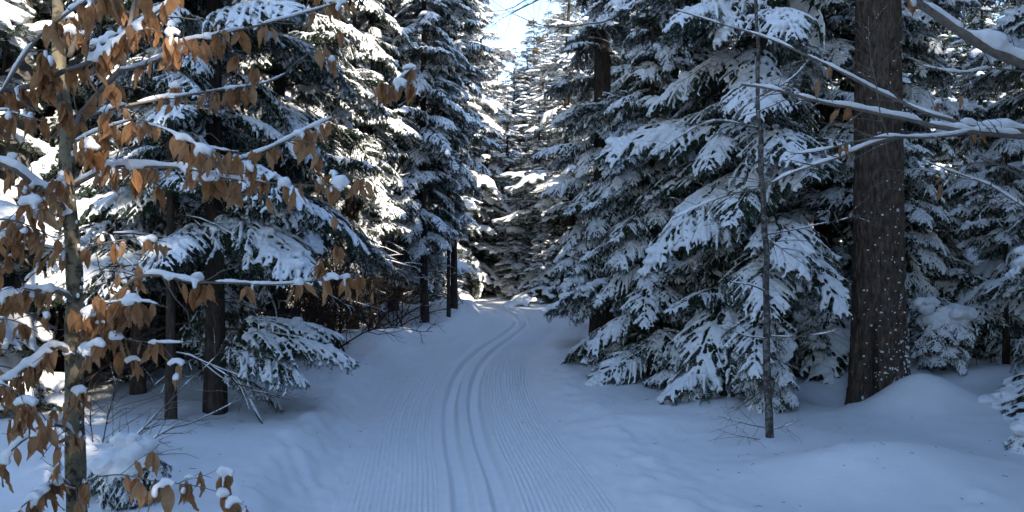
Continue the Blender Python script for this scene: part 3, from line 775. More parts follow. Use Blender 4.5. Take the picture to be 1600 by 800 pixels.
fill(46, (-34, 34), (30, 56), (13, 18), 'distant snowy spruce at the back of the forest', 'spruces at the back of the forest', 2.0, lambda x, y: clear(x, y) and abs(x) < 0.75*y)
# the woods that go on behind and beside the viewpoint and shade the trail
fill(90, (0.2, 15), (-16, 5.2), lambda x, y: min(14.5, 6.0 + 0.62*math.hypot(x, y - 6)), 'spruce of the woods to the right of the viewpoint', 'spruces beside the viewpoint', 1.45, lambda x, y: x > 0.75*max(y, 0) + 3.0 - 2.6*min(1, max(0, -y - 1.5)/2) and (abs(trail_u(np.array(x), np.array(y))) > 2.0) and not sun_gap(x, y))
fill(14, (-16, -7.5), (-16, 4), (13, 15), 'spruce of the woods to the left of the viewpoint', 'spruces beside the viewpoint', 2.0, lambda x, y: x < -0.75*max(y, 0) - 3.4 + (max(0, -y - 3)*0.9) and (abs(trail_u(np.array(x), np.array(y))) > 2.4) and not sun_gap(x, y))

# ------------------------------------------------------------------ the thick old trunk
def build_old_trunk():
    x, y = 3.84, 8.1; g = gz(x, y)
    root = thing('old_pine', 'thick old dark-barked trunk rising from a snow mound, snow specks stuck to it', 'tree', (x, y, g - 0.15))
    nz, nt = 430, 150; H = 13.0
    z = np.concatenate([np.linspace(-0.3, 5.2, nz - 30), np.linspace(5.3, H, 30)])
    th = np.linspace(0, 2*math.pi, nt, endpoint=False)
    Z, TH = np.meshgrid(z, th, indexing='ij')
    t = np.clip(Z/H, 0, 1)
    R = 0.262*(1 - 0.62*t)*(1 + 0.28*np.exp(-np.maximum(Z, 0)/0.45))
    ca, sa = np.cos(TH), np.sin(TH)
    warp = 0.35*fbm(ca*2, sa*2, Z*1.2, 2, 71)
    ridg = np.abs(fbm(ca*6.5 + warp, sa*6.5 + warp, Z*2.6, 3, 72))          # long vertical furrows
    cross = np.abs(noise3(ca*5, sa*5, Z*7.0, 74))
    R = R + 0.026*(np.clip(ridg*3.4, 0, 1) - 0.6) - 0.006*(cross < 0.12) + 0.006*fbm(ca*12, sa*12, Z*9, 2, 75)
    R += 0.05*np.exp(-np.maximum(Z, 0)/0.35)*noise3(ca*1.4, sa*1.4, 0, 79)
    # a dark hollow low on the left and knots where limbs broke off
    kn = [(-2.25, 0.45, .17, .45, .17), (-1.35, 3.72, .16, .10, .06), (-1.5, 3.55, .05, .16, .05), (-1.25, 2.9, .09, .06, .05), (-1.3, 1.62, .10, .06, .04), (-1.75, 1.0, .05, .05, .03), (-0.95, 0.95, .08, .05, .04), (-1.72, 2.2, .06, .05, .03)]
    for a, zz, wa, wz, dp in kn:
        da = np.angle(np.exp(1j*(TH - a)))
        q = (da/wa)**2 + ((Z - zz)/wz)**2
        R -= dp*np.exp(-q**1.5); R += 0.35*dp*np.exp(-(np.sqrt(q) - 1.45)**2*6)*(dp < 0.09)
    lean = -0.002*Z
    V = np.stack([R*ca + lean, R*sa, Z], -1).reshape(-1, 3)
    tr = link('trunk', mesh_np('trunk', V, [(grid_faces(nz, nt, True), 0)], [M['bark_big']]), root)
    # snow blown against the bark
    mb = MB(); rng = np.random.default_rng(5); C, RR = [], []
    Vg = V.reshape(nz, nt, 3)
    for i in range(330):
        zz = min(4.6, rng.exponential(0.65)) if rng.random() < 0.82 else rng.uniform(0, 4.4)
        a = rng.normal(-1.15, 0.75)
        iz = int(np.searchsorted(z, zz)); it = int(round((a % 6.2832)/6.2832*nt)) % nt
        s = rng.uniform(0.003, 0.010)*(1.0 + 1.3*math.exp(-zz/0.5)*rng.random())
        C.append(Vg[iz, it]*np.array([1.004, 1.004, 1])); RR.append((s*rng.uniform(.6, 1.9), s*0.7, s*rng.uniform(.5, 1.4)))
        for _ in range(rng.integers(0, 3)): C.append(C[-1] + rng.normal(0, s*0.8, 3)*np.array([1, .2, 1])); RR.append(np.array(RR[-1])*rng.uniform(0.4, 0.9))
    blobs(mb, np.array(C), np.array(RR), 0, False)
    sp = link('snow_specks', mb.mesh('snow_specks', [M['snow']]), tr)
    # short snapped limbs and thin suckers
    for a, zz, L_, az in ((-1.9, 4.6, 0.5, -115), (-0.8, 4.2, 0.35, -40)):
        put_bare(root, (0.2*math.cos(a), 0.2*math.sin(a), zz), math.radians(az), -0.1, L_, 1)
    cm, sm = TOPS[1]
    c = link('upper_crown', cm, root, mw=Matrix.Translation((0, 0, 6.0)) @ Matrix.Diagonal((1.2, 1.2, 0.95, 1))); link('snow_load', sm, c)
build_old_trunk()

# ------------------------------------------------------------------ young firs buried in snow
def buried_fir(label, x, y, w, h, seed, nb=9, lean=0.0):
    rng = np.random.default_rng(seed); g = gz(x, y)
    root = thing('young_fir', label, 'young fir', (x, y, g), 'young firs buried under snow')
    link('stem', trunk_mesh(h*0.95, 0.018, seed, M['bark'], 6, seg=6), root)
    for i in range(int(nb*2.2)):
        az = i*6.283/nb + rng.normal(0, 0.25); zz = h*rng.uniform(0.25, 0.75); s = w*rng.uniform(0.65, 0.95)/1.66
        put_bough(root, (0, 0, zz), az, math.radians(rng.uniform(-30, 5)), (s, max(s, .3), max(s, .3)), int(rng.integers(7)))
    mb = MB()
    cs = [(rng.normal(0, w*0.22), rng.normal(0, w*0.22), h*q) for q in (0.62, 0.78, 0.92)]     # a few heaps, each pushed off the axis
    for c, q in zip(cs, (1.0, 0.8, 0.55)):
        for i in range(16):
            d = rng.normal(0, 1, 3); d /= np.linalg.norm(d); d[2] = abs(d[2])*0.6
            s = w*q*rng.uniform(0.13, 0.26)
            blob(mb, np.array(c) + d*w*0.34*q*np.array([1.25, 1.1, 1]) , (s*1.25, s*1.1, s*0.85))
        blob(mb, np.array(c) - np.array([0, 0, w*0.12]), (w*q*0.42, w*q*0.40, w*q*0.36))
    V, fc = remeshed(mb, max(0.010, w*0.028), 2, 0.012, seed)
    link('snow_cap', mesh_np('snow_cap', V, fc, [M['snow']]), root)
buried_fir('sunlit young fir buried under a white snow dome below the leafy beech', -2.17, 4.35, 0.24, 0.36, 801)
buried_fir('young fir bent under a big smooth snow dome just behind the thin sapling', 2.42, 7.35, 0.42, 0.72, 802, 12)
buried_fir('young fir capped by a tall snow hump left of the thick old trunk', 3.55, 9.1, 0.28, 1.15, 803)
buried_fir('young fir with a broad snow hood right of the thick old trunk', 4.85, 8.7, 0.40, 0.80, 804, 16)
buried_fir('little snow-covered fir poking up at the right picture edge', 3.95, 5.85, 0.24, 0.26, 805, 8)
near_conifer('young spruce with a pointed snowy tip, high right of the thick old trunk', 4.85, 9.6, 3.3, 0.85, 0.5, 0.035, 806, whorl=0.26, load_pick=[2, 4, 6])
near_conifer('young spruce with a rounded snowy top in the right woods', 5.75, 9.0, 2.9, 0.9, 0.4, 0.035, 807, whorl=0.26, load_pick=[2, 4, 6])

# ------------------------------------------------------------------ limbs that follow the photograph, with snow along the top
def limb(root, pts, w0, w1, rng, mat, snow=0.8, d0=None, k=7, name='branch', twigs=0, twig_len=0.25, lump=1.0, seg=None):
    """pts: (x, y, depth) in photo pixels; w0,w1 diameters in m. returns branch object, centreline and radii in root space"""
    P = np.array([px(*p) for p in pts]) - np.array(root.location)
    ln = np.linalg.norm(np.diff(P, axis=0), axis=1).sum(); n = seg or max(8, int(ln/0.035))
    Q = smooth_poly(P, n); t = np.linspace(0, 1, n)
    Q = Q + 0.012*np.stack([noise3(t*ln*4, i*9.0, 0, int(w0*1e4) + len(pts)) for i in range(3)], 1)*np.sin(np.pi*t)[:, None]
    R = 0.5*(w0*(1 - t) + w1*t)*(1 + 0.10*noise3(t*ln*9, 3, 0, 5))
    mb = MB(); add_tube(mb, Q, R, k, 0, True)
    tw = []
    for i in range(twigs):
        f = rng.uniform(0.15, 1.0)*(n - 1); a = int(f); base = Q[a]
        T = Q[min(a + 1, n-1)] - Q[max(a-1, 0)]; T /= np.linalg.norm(T) + 1e-9
        sd = rng.normal(0, 1, 3); sd -= T*sd.dot(T); sd /= np.linalg.norm(sd)
        d = T*rng.uniform(0.5, 1.1) + sd*0.8; d /= np.linalg.norm(d)
        l = twig_len*rng.uniform(0.4, 1.2); e = np.linspace(0, 1, 6)[:, None]
        q = base + d*l*e + rng.normal(0, 0.012, (6, 3))*e + np.array([0, 0, -0.12*l])*e**2
        add_tube(mb, q, np.linspace(min(R[a]*0.6, 0.0035), 0.0011, 6), 4, 0); tw.append(q)
    b = link(name, mb.mesh(name, [mat]), root)
    sb = MB()
    T = np.gradient(Q, axis=0); T /= np.linalg.norm(T, axis=1, keepdims=True)
    i = 0
    while i < n - 3:
        m = rng.integers(5, 26); j = min(n, i + m)
        if rng.random() < snow and j - i > 3 and np.abs(T[i:j, 2]).mean() < 0.86:
            rr = (R[i:j]*0.85 + 0.004)*lump*rng.uniform(0.75, 1.2)*(1 + 0.35*noise3(np.arange(i, j)*0.45, 1, 0, 9))
            rr[[0, -1]] *= 0.35; rr[[1, -2]] *= 0.8
            add_tube(sb, Q[i:j] + np.array([0, 0, 1.0])*(R[i:j]*0.7 + rr*0.55)[:, None], rr, 7, 0, True, 1.0)
        i = j if rng.random() < 0.8 else j + rng.integers(2, 7)
    for q in tw:
        if rng.random() < snow*0.6:
            add_tube(sb, q[:5] + np.array([0, 0, 0.0045]), np.array([.4, 1, 1.1, .9, .3])*0.0045, 5, 0, True)
    return b, Q, R, sb, tw

# leaves: base at the origin, hanging along -Z, one unit long
def leaf_mesh(seed):
    rng = np.random.default_rng(seed); nr, nc = 8, 5
    v = np.linspace(0, 1, nr); u = np.linspace(-1, 1, nc)
    prof = 0.212*np.sin(np.pi*v**0.86)**0.95*(1 - 0.15*v); prof[0] = 0.012; prof[-1] = 0.006
    fold = rng.uniform(0.15, 0.85); curl = rng.uniform(-1.6, 2.2); twist = rng.uniform(-1.5, 1.5)
    V = []
    for i in range(nr):
        for j in range(nc):
            a = u[j]*prof[i]; x = a*math.cos(fold*abs(u[j])**0.5); y = abs(a)*math.sin(fold) + 0.10*curl*v[i]**2 + 0.020*math.sin(v[i]*20 + abs(u[j])*3)
            y += 0.07*noise3(u[j]*1.5, v[i]*3, seed, 3)
            tw = twist*v[i]; V.append((x*math.cos(tw) - y*math.sin(tw), x*math.sin(tw) + y*math.cos(tw), -v[i]*(1 - 0.06*abs(u[j])) ))
    me = mesh_np('leaf', np.array(V), [(grid_faces(nr, nc), 0)], [M['leaf']])
    uvl = me.uv_layers.new(name='UVMap')
    L = np.empty(len(me.loops), np.int32); me.loops.foreach_get('vertex_index', L)
    uv = np.stack([(np.tile(u, nr)*0.5 + 0.5), np.repeat(v, nc)], 1)[L]
    uvl.data.foreach_set('uv', uv.astype(np.float32).ravel())
    return me
LEAF = [leaf_mesh(900 + i) for i in range(9)]
LEAF_COUNT = [0]; LEAVES = []
def hang_leaves(root):
    """the 300 largest leaves as objects on their branches, the rest as one joined part"""
    LEAVES.sort(key=lambda t: -t[0])
    for s, b, m, k in LEAVES[:300]: link('leaf', LEAF[k], b, mw=m)
    rest = LEAVES[300:]; 
    if rest:
        V, Fc, UV, n0 = [], [], [], 0
        for s, b, m, k in rest:
            me = LEAF[k]; n = len(me.vertices); v = np.empty(n*3, np.float32); me.vertices.foreach_get('co', v)
            mm = np.array(m); V.append(v.reshape(-1, 3) @ mm[:3, :3].T + mm[:3, 3]); Fc.append(grid_faces(8, 5) + n0); n0 += n
            uv = np.empty(len(me.loops)*2, np.float32); me.uv_layers[0].data.foreach_get('uv', uv); UV.append(uv)
        me = mesh_np('small_leaves', np.concatenate(V), [(np.concatenate(Fc), 0)], [M['leaf']])
        me.uv_layers.new(name='UVMap').data.foreach_set('uv', np.concatenate(UV))
        o = link('small_leaves', me, root); o['kind'] = 'stuff'
    LEAVES.clear()
def leaves_on(b, Q, R, sb, tw, n, rng, f0=0.1, f1=1.0, size=(0.072, 0.114), capp=0.30):
    """n leaves in small hanging clusters; snow caps go to the branch's snow"""
    left = n
    while left > 0:
        m = min(left, int(rng.choice([1, 2, 2, 3, 3, 4])))
        if tw and rng.random() < 0.45:
            q = tw[int(rng.integers(len(tw)))]; base = q[int(rng.integers(2, 6))]; Qi = None
        else:
            f = rng.uniform(f0, f1)*(len(Q) - 1); base = Q[int(f)]; Qi = int(f)
        a0 = rng.uniform(0, 6.28); sz = rng.uniform(*size)
        for i in range(m):
            s = sz*rng.uniform(0.75, 1.2); az = a0 + (i - 0.5*(m - 1))*0.9 + rng.normal(0, 0.35)
            off = np.array([math.cos(az), math.sin(az), 0])*0.010 + rng.normal(0, 0.006, 3)
            bs = base if Qi is None else Q[min(len(Q) - 1, Qi + int(i*rng.integers(0, 2)))]
            eu = Euler((rng.normal(0, 0.22), rng.normal(0, 0.26), rng.normal(0, 0.85) + (math.pi if rng.random() < .5 else 0)))
            LEAVES.append((s, b, Matrix.Translation(bs + off + np.array([0, 0, -0.004])) @ eu.to_matrix().to_4x4() @ Matrix.Scale(s, 4), int(rng.integers(len(LEAF)))))
            LEAF_COUNT[0] += 1
            if rng.random() < capp*0.35:      # a tongue of snow caught along the leaf
                q = base + off + np.array([[0, -0.004, -0.05*s], [0, -0.009, -0.2*s], [0, -0.010, -0.38*s], [0, -0.008, -0.5*s]])
                capsule(sb, q + rng.normal(0, 0.002, (4, 3)), 0.010*rng.uniform(0.8, 1.5), rng, 6)
        if rng.random() < capp:
            s = rng.uniform(0.010, 0.022)
            q = base + np.array([[-1.6, 0, -0.5], [-0.6, 0, 0.3], [0.4, 0, 0.45], [1.5, 0, -0.4]])*s*np.array([rng.uniform(.7, 1.3), 1, 1])
            capsule(sb, q, s*1.05, rng, 7)
        left -= m
def finish_snow(b, sb, voxel=0.008):
    if not sb.v: return
    V, fc = remeshed(sb, voxel, 2, 0.0015, 1)
    link('snow_line', mesh_np('snow_line', V, fc, [M['snow']]), b)

def beech():
    rng = np.random.default_rng(42); bx, by = px(121, 800, 3.5)[:2]
    root = thing('beech_tree', 'slender young beech in the left foreground hung with copper dead leaves', 'tree', (bx, by, gz(bx, by)))
    D = 3.5
    b, Q, R, sb, tw = limb(root, [(124, 965, D), (121, 790, D), (118, 700, D), (118, 600, D), (116, 500, D), (113, 400, D), (107, 320, D), (106, 240, D), (98, 150, D+.05), (92, 60, D+.1), (86, -60, D+.2), (70, -330, D+.3)], 0.092, 0.036, rng, M['bark_beech'], 0, k=14, name='trunk')
    mb = MB()
    for i in range(26):
        j = int(rng.uniform(0, 0.55)*len(Q)); a = rng.normal(0.2, 0.5); r = R[j]
        blob(mb, Q[j] + np.array([math.cos(a)*r, -abs(math.sin(a))*r, 0]), np.array([0.008, 0.006, 0.012])*rng.uniform(0.5, 1.4))
    link('snow_specks', mb.mesh('snow_specks', [M['snow']]), b)
    spec = [  # points, w0, w1, snow, twigs, leaves
        ([(112, 236, D), (120, 192, D), (141, 159, D), (180, 117, D-.1), (189, 103, D-.1), (200, 60, D-.1), (215, -20, D)], .038, .02, .3, 8, 8),
        ([(108, 90, D), (129, 45, D), (150, 6, D), (170, -40, D)], .034, .022, .3, 5, 6),
        ([(185, 110, D-.1), (210, 106, D-.2), (250, 90, D-.25), (280, 67, D-.3), (336, 52, D-.3), (400, 37, D-.2), (470, 20, D-.1), (545, 0, D)], .018, .007, .75, 12, 22),
        ([(110, 205, D), (135, 185, D+.1), (190, 168, D+.2), (287, 152, D+.3), (351, 142, D+.35), (411, 131, D+.4), (445, 116, D+.4), (462, 98, D+.4), (505, 67, D+.45)], .022, .006, .9, 10, 18),
        ([(111, 292, D), (156, 270, D-.1), (186, 261, D-.15), (300, 264, D-.2), (350, 258, D-.2), (404, 240, D-.15), (437, 225, D-.1), (490, 197, D), (569, 161, D+.1), (610, 133, D+.1), (647, 105, D+.1)], .024, .005, .85, 14, 42),
        ([(290, 264, D-.2), (350, 275, D-.3), (415, 281, D-.3), (452, 283, D-.3), (512, 288, D-.25), (561, 277, D-.2), (583, 274, D-.2)], .010, .004, .6, 5, 16),
        ([(118, 222, D), (123, 219, D-.1), (162, 201, D-.3), (210, 186, D-.4), (237, 198, D-.4), (258, 204, D-.4), (300, 225, D-.4), (325, 232, D-.4), (385, 240, D-.35)], .013, .004, .6, 10, 38),
        ([(119, 520, D), (132, 510, D-.1), (160, 485, D-.2), (187, 457, D-.25), (212, 435, D-.3), (235, 429, D-.3), (262, 432, D-.3), (300, 441, D-.3), (374, 444, D-.25), (437, 447, D-.2), (490, 440, D-.1), (565, 429, D)], .027, .004, .7, 9, 26),
        ([(119, 515, D), (137, 500, D-.05), (165, 468, D-.1), (190, 415, D-.1)], .013, .007, .3, 3, 2),
        ([(119, 520, D), (145, 517, D-.15), (180, 527, D-.3), (207, 532, D-.3), (242, 535, D-.3), (298, 535, D-.3)], .012, .004, .85, 6, 18),
        ([(125, 505, D), (150, 487, D-.2), (175, 477, D-.3), (217, 471, D-.4), (262, 480, D-.4)], .010, .004, .7, 6, 22),
        ([(108, 340, D), (85, 305, D-.1), (50, 285, D-.15), (25, 265, D-.2), (-15, 250, D-.2)], .040, .028, .95, 6, 16),
        ([(115, 478, D), (107, 465, D-.05), (92, 457, D-.1), (62, 453, D-.15), (17, 463, D-.2), (-20, 480, D-.2)], .030, .015, .95, 6, 16),
        ([(118, 560, D), (105, 548, D-.05), (82, 542, D-.1), (62, 560, D-.15), (25, 587, D-.2), (-20, 606, D-.2)], .032, .02, .9, 6, 20),
        ([(117, 700, D), (111, 687, D-.05), (106, 671, D-.1), (95, 662, D-.15), (77, 662, D-.2), (50, 677, D-.25), (25, 700, D-.3), (-15, 745, D-.3)], .024, .014, .55, 5, 18),
        ([(121, 770, D), (137, 752, D-.2), (170, 741, D-.3), (200, 742, D-.35), (250, 750, D-.4), (300, 757, D-.4), (335, 767, D-.4), (362, 776, D-.4)], .010, .003, .5, 4, 24),
        ([(120, 768, D), (100, 752, D-.1), (82, 760, D-.2), (50, 780, D-.3), (10, 812, D-.35)], .016, .009, .7, 5, 14),
        ([(117, 395, D), (150, 380, D-.1), (200, 372, D-.1), (260, 378, D-.1)], .010, .004, .5, 4, 6),
        ([(112, 400, D), (85, 388, D-.1), (50, 380, D-.2), (5, 372, D-.2)], .011, .005, .6, 4, 10),
    ]
    for pts, w0, w1, sn, nt, nl in spec:
        b, Q, R, sb, tw = limb(root, pts, w0*0.78, w1*0.85, rng, M['bark_limb'], sn, twigs=nt, lump=1.25)
        leaves_on(b, Q, R, sb, tw, int(nl*2.7), rng, 0.12)
        finish_snow(b, sb)
    hang_leaves(root)
beech()
def left_beech():
    rng = np.random.default_rng(43); bx, by = px(-190, 800, 3.1)[:2]
    root = thing('beech_tree', 'snow-lined leafy beech branch entering from the left edge across the young beech stem', 'tree', (bx, by, gz(bx, by)))
    D = 3.1
    b, Q, R, sb, tw = limb(root, [(-190, 1040, D), (-195, 500, D), (-200, 200, D), (-205, -200, D), (-210, -500, D)], 0.13, 0.07, rng, M['bark_grey'], 0, k=12, name='trunk')
    for pts, w0, w1, sn, nt, nl in [
        ([(-200, 215, D), (-90, 175, D), (0, 148, D), (51, 135, D), (90, 115, D), (120, 102, D), (180, 63, D), (213, 39, D), (260, 8, D), (300, -30, D)], .045, .010, .85, 12, 70),
        ([(0, 148, D), (60, 60, D-.3), (150, -5, D-.7), (235, -12, D-.9), (290, -8, D-1.0)], .016, .005, .6, 4, 14),
        ([(-202, 330, D), (-80, 250, D-.2), (-10, 175, D-.3), (30, 180, D-.3), (70, 190, D-.3)], .022, .005, .6, 6, 34),
        ([(-201, 420, D), (-80, 360, D-.1), (-10, 345, D-.2), (40, 352, D-.2), (85, 372, D-.15)], .018, .005, .6, 6, 26),
        ([(-198, 560, D), (-80, 520, D-.1), (-5, 500, D-.2), (30, 505, D-.2), (60, 520, D-.2)], .016, .005, .7, 5, 24),
        ([(-196, 640, D), (-80, 620, D-.1), (-10, 600, D-.2), (25, 612, D-.2), (50, 640, D-.2)], .014, .005, .7, 5, 22)]:
        b, Q, R, sb, tw = limb(root, pts, w0*0.75, w1*0.85, rng, M['bark_limb'], sn, twigs=nt, lump=1.2)
        leaves_on(b, Q, R, sb, tw, int(nl*2.0), rng, 0.38)
        finish_snow(b, sb)
    hang_leaves(root)
left_beech()
def grey_trunk():
    x, y = px(24, 100, 7.4)[:2]; g = gz(x, y)
    root = thing('beech_tree', 'smooth grey beech trunk with a dark torn patch at the upper left corner', 'tree', (x, y, g))
    t = link('trunk', trunk_mesh(11, 0.16, 77, M['bark_grey'], 18, 0.02, tip=0.35), root)
    mb = MB(); rng = np.random.default_rng(3)
    for i in range(40):
        a = rng.uniform(-1.6, -0.7); zz = rng.uniform(3.62, 4.05)
        blob(mb, (0.118*math.cos(a), 0.118*math.sin(a), zz), np.array([0.022, 0.014, 0.04])*rng.uniform(.5, 1.2))
    for i in range(10): blob(mb, (0.03 + 0.02*rng.normal(), -0.13, 3.2 + 0.03*rng.normal()), np.array([0.018, 0.012, 0.03]))
    link('torn_bark', mb.mesh('torn_bark', [M['bark']]), t)
    mb = MB()
    for i in range(16):
        a = rng.uniform(-1.7, -0.6); blob(mb, (0.13*math.cos(a), 0.13*math.sin(a), 4.06 + rng.uniform(-.02, .06)), np.array([0.025, 0.018, 0.02])*rng.uniform(.6, 1.3))
    link('snow_specks', mb.mesh('snow_specks', [M['snow']]), t)
    for a, zz in ((0.3, 4.6), (2.6, 5.2), (-0.5, 5.8), (1.2, 6.4)): put_bare(root, (0, 0, zz), a, 0.5, 1.5, int(rng.integers(5)))
grey_trunk()

def right_beech():
    rng = np.random.default_rng(44); bx, by = px(2120, 700, 4.9)[:2]
    root = thing('beech_tree', 'snow-lined bare limbs of a beech reaching in from the right across the thick old trunk', 'tree', (bx, by, gz(bx, by)))
    D = 4.7
    limb(root, [(2120, 900, 4.9), (2115, 500, 4.9), (2120, 100, 4.9), (2130, -400, 4.9)], 0.22, 0.10, rng, M['bark_grey'], 0, k=14, name='trunk')
    spec = [
        ([(2117, 340, 4.9), (1850, 200, D), (1700, 150, D), (1600, 98, D), (1530, 70, D), (1485, 40, D), (1445, 12, D), (1400, -12, D), (1330, -40, D)], .095, .045, 1.0, 12, 6),
        ([(2117, 420, 4.9), (1850, 260, D-.1), (1700, 222, D-.1), (1600, 206, D-.1), (1520, 195, D-.1), (1450, 180, D-.1), (1380, 150, D), (1320, 118, D), (1260, 88, D+.1), (1200, 60, D+.2), (1120, 35, D+.3), (1050, 14, D+.3)], .05, .006, 0.95, 26, 6),
        ([(1650, 216, D-.1), (1600, 213, D-.15), (1500, 201, D-.2), (1420, 188, D-.2), (1350, 175, D-.2), (1300, 163, D-.2), (1250, 150, D-.2), (1200, 138, D-.15), (1158, 132, D-.1)], .036, .014, 1.0, 20, 4),
        ([(1540, 200, D-.15), (1480, 213, D-.25), (1400, 213, D-.3), (1340, 222, D-.3), (1290, 235, D-.3), (1235, 241, D-.3)], .020, .006, 1.0, 8, 3),
        ([(1400, 214, D-.3), (1350, 228, D-.25), (1297, 250, D-.2), (1234, 273, D-.1), (1194, 293, D), (1142, 306, D), (1102, 319, D), (1050, 343, D)], .016, .004, .8, 18, 0),
        ([(1388, 212, D-.3), (1372, 172, D-.4), (1366, 130, D-.4), (1358, 80, D-.4), (1357, 25, D-.4)], .007, .004, .6, 16, 0),
        ([(1640, 300, D), (1560, 255, D), (1480, 262, D+.1), (1420, 300, D+.1)], .014, .004, .8, 18, 2),
        ([(1640, 350, D), (1560, 300, D), (1500, 275, D), (1440, 250, D)], .012, .004, .8, 16, 0),
        ([(1640, 118, D+.3), (1560, 105, D+.3), (1500, 112, D+.3), (1430, 100, D+.3)], .014, .004, .8, 16, 2),
    ]
    for pts, w0, w1, sn, nt, nl in spec:
        b, Q, R, sb, tw = limb(root, pts, w0, w1, rng, M['bark_limb'], sn, twigs=nt, twig_len=0.35, lump=1.45)
        leaves_on(b, Q, R, sb, tw, nl, rng, 0.3, 0.8, (0.08, 0.12), 0.6)
        finish_snow(b, sb)
    hang_leaves(root)
right_beech()

def sapling():
    rng = np.random.default_rng(45); x, y = px(1203, 700, 6.45)[:2]; g = gz(x, y); D = 6.45
    root = thing('sapling_tree', 'thin straight pale-flecked sapling in front of the dense right spruce', 'tree', (x, y, g))
    b, Q, R, sb, tw = limb(root, [(1204, 730, D), (1203, 690, D), (1199, 560, D), (1196, 400, D), (1190, 250, D), (1183, 80, D), (1178, -60, D+.1), (1170, -300, D+.1)], .068, .010, rng, M['bark_sapling'], 0, k=10, name='trunk')
    for pts, w0, w1, sn, nt in [
        ([(1200, 525, D), (1240, 527, D-.1), (1275, 523, D-.15), (1312, 515, D-.2)], .013, .004, 1.0, 8),
        ([(1199, 530, D), (1170, 524, D-.1), (1140, 515, D-.2)], .010, .004, 1.0, 6),
        ([(1202, 600, D), (1180, 618, D-.2), (1150, 640, D-.3)], .009, .003, .4, 8),
        ([(1202, 670, D), (1165, 660, D-.15), (1120, 650, D-.2)], .010, .003, .8, 8),
        ([(1203, 672, D), (1230, 665, D-.1), (1252, 655, D-.2)], .009, .003, .7, 6),
        ([(1202, 690, D), (1160, 682, D-.2), (1125, 672, D-.3)], .009, .003, .9, 6),
        ([(1196, 367, D), (1250, 357, D), (1300, 348, D), (1345, 335, D)], .012, .004, 1.0, 10),
        ([(1197, 455, D), (1170, 445, D-.2), (1140, 440, D-.25)], .012, .006, 1.0, 4),
        ([(1194, 370, D), (1235, 395, D-.1), (1265, 420, D-.1)], .010, .003, .7, 14),
        ([(1186, 75, D), (1120, 95, D-.1), (1060, 130, D-.1)], .010, .003, .8, 14),
        ([(1188, 200, D), (1120, 190, D-.1), (1060, 215, D-.1), (1000, 260, D-.1)], .012, .003, .8, 16),
        ([(1188, 150, D), (1240, 120, D-.1), (1290, 60, D-.1)], .012, .003, .7, 14)]:
        b, Q, R, sb, tw = limb(root, pts, w0, w1, rng, M['bark_limb'], sn, twigs=nt, twig_len=0.3, lump=1.15)
        finish_snow(b, sb)
sapling()

def leaning_sapling():
    rng = np.random.default_rng(46); x, y = px(165, 745, 5.3)[:2]; g = gz(x, y); D = 5.3
    root = thing('sapling_tree', 'low leafless sapling with two long snow-lined shoots slanting right beside the beech', 'tree', (x, y, g))
    for pts, w0, w1, sn, nt in [
        ([(150, 760, D), (170, 717, D), (212, 680, D), (250, 640, D), (290, 602, D+.1), (325, 570, D+.1), (351, 538, D+.2)], .015, .004, .75, 20),
        ([(150, 765, D), (200, 722, D-.1), (262, 672, D-.1), (300, 660, D-.1), (360, 632, D), (400, 612, D)], .016, .004, .85, 22),
        ([(150, 755, D), (200, 700, D), (250, 705, D), (262, 735, D)], .008, .003, .6, 8),
        ([(145, 760, D), (100, 700, D+.1), (60, 640, D+.2), (20, 600, D+.2)], .012, .004, .4, 22),
        ([(145, 760, D), (170, 640, D+.2), (200, 560, D+.3), (215, 500, D+.3)], .010, .003, .3, 20),
        ([(150, 760, D), (140, 640, D+.2), (160, 590, D+.3), (240, 560, D+.3)], .010, .003, .3, 20)]:
        b, Q, R, sb, tw = limb(root, pts, w0, w1, rng, M['bark_limb'] if sn > .7 else M['twig'], sn, twigs=nt, twig_len=0.4)
        finish_snow(b, sb)
leaning_sapling()
def bare_shrub(label, x, y, n, hgt_, seed):
    rng = np.random.default_rng(seed); g = gz(x, y)
    root = thing('bare_shrub', label, 'shrub', (x, y, g), 'leafless shrubs in the left twig thicket')
    for i in range(int(n*1.7)):
        nm, sm = BARE[int(rng.integers(5))]; s = hgt_*rng.uniform(0.6, 1.15)/1.25
        b = link('stem', nm, root, mw=bmat((rng.normal(0, .08), rng.normal(0, .08), -0.02), rng.uniform(0, 6.28), math.radians(rng.uniform(25, 80)), (s, s, s), rng.uniform(0, 6)))
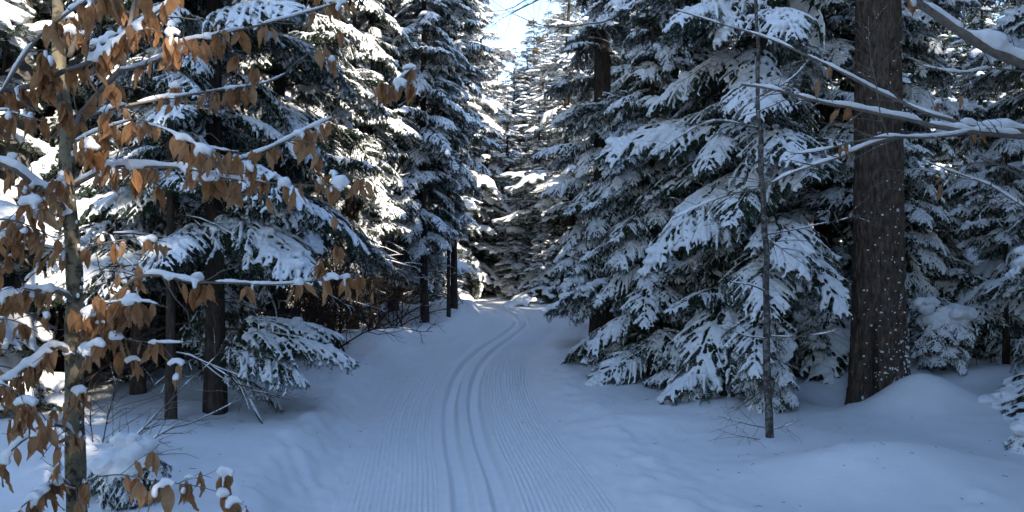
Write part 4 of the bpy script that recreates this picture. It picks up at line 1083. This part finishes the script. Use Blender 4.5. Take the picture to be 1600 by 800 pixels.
for i, (x, y, n, h_) in enumerate([(-2.5, 10.8, 7, 1.5), (-3.2, 11.6, 9, 1.7), (-3.6, 10.2, 9, 1.6), (-2.45, 13.4, 8, 1.5), (-3.4, 13.3, 9, 1.8), (-4.2, 11.2, 9, 1.8), (-3.3, 8.6, 8, 1.5), (-4.0, 8.2, 8, 1.5), (-2.3, 15.2, 7, 1.4), (-2.9, 9.8, 9, 1.5), (-3.0, 12.7, 9, 1.8)]):
    bare_shrub(['leafless shrub at the front edge of the twig thicket by the left bank', 'leafless shrub in the middle of the twig thicket', 'leafless shrub in the thicket behind the low reaching bough', 'leafless shrub just left of the straight dark stem', 'leafless shrub behind the thin dead-limbed pole',
        'leafless shrub at the dark back of the twig thicket', 'leafless shrub behind the bare-trunked spruce', 'leafless shrub between the bare trunks at far left', 'leafless shrub right of the straight dark stem near the three poles', 'leafless shrub nearest the low reaching bough, on its right', 'leafless shrub tangled just in front of the straight dark stem'][i], x, y, n, h_, 860 + i)
def overhead_branch():
    rng = np.random.default_rng(47); x, y = 2.9, 11.9; g = gz(x, y); D = 11.5
    root = thing('bare_tree', 'leafless hardwood behind the right spruces arching thin branches across the sky gap', 'tree', (x, y, g))
    limb(root, [(1092, 560, 11.9), (1085, 300, 11.9), (1070, 60, 11.8), (1050, -200, 11.6), (1040, -500, 11.6)], .13, .06, rng, M['bark_limb'], 0, k=9, name='trunk')
    for pts, w0, w1, sn, nt in [
        ([(1062, -40, 11.8), (980, 18, D), (920, 38, D), (860, 42, D), (800, 20, D), (760, -5, D)], .035, .006, .8, 18),
        ([(1058, -90, 11.7), (900, -30, D), (830, -4, D), (800, 12, D), (770, 18, D), (735, 12, D)], .04, .006, .7, 20),
        ([(860, -10, D), (805, 18, D-.2), (780, 32, D-.2), (758, 52, D-.2)], .025, .005, 1.0, 10),
        ([(1075, 60, 11.8), (1000, 80, D), (930, 60, D), (880, 70, D)], .03, .005, .8, 18)]:
        b, Q, R, sb, tw = limb(root, pts, w0, w1, rng, M['bark_limb'], sn, twigs=nt, twig_len=0.6, lump=1.1)
        finish_snow(b, sb, 0.014)
overhead_branch()
print('leaves', LEAF_COUNT[0], 'objects', len(COL.objects), 'tris', sum(len(m.loops) - 2*len(m.polygons) for m in bpy.data.meshes))

for o in COL.objects:
    if o.name.split('.')[0] in ('snow_specks', 'snow_line', 'torn_bark'): o['kind'] = 'stuff'
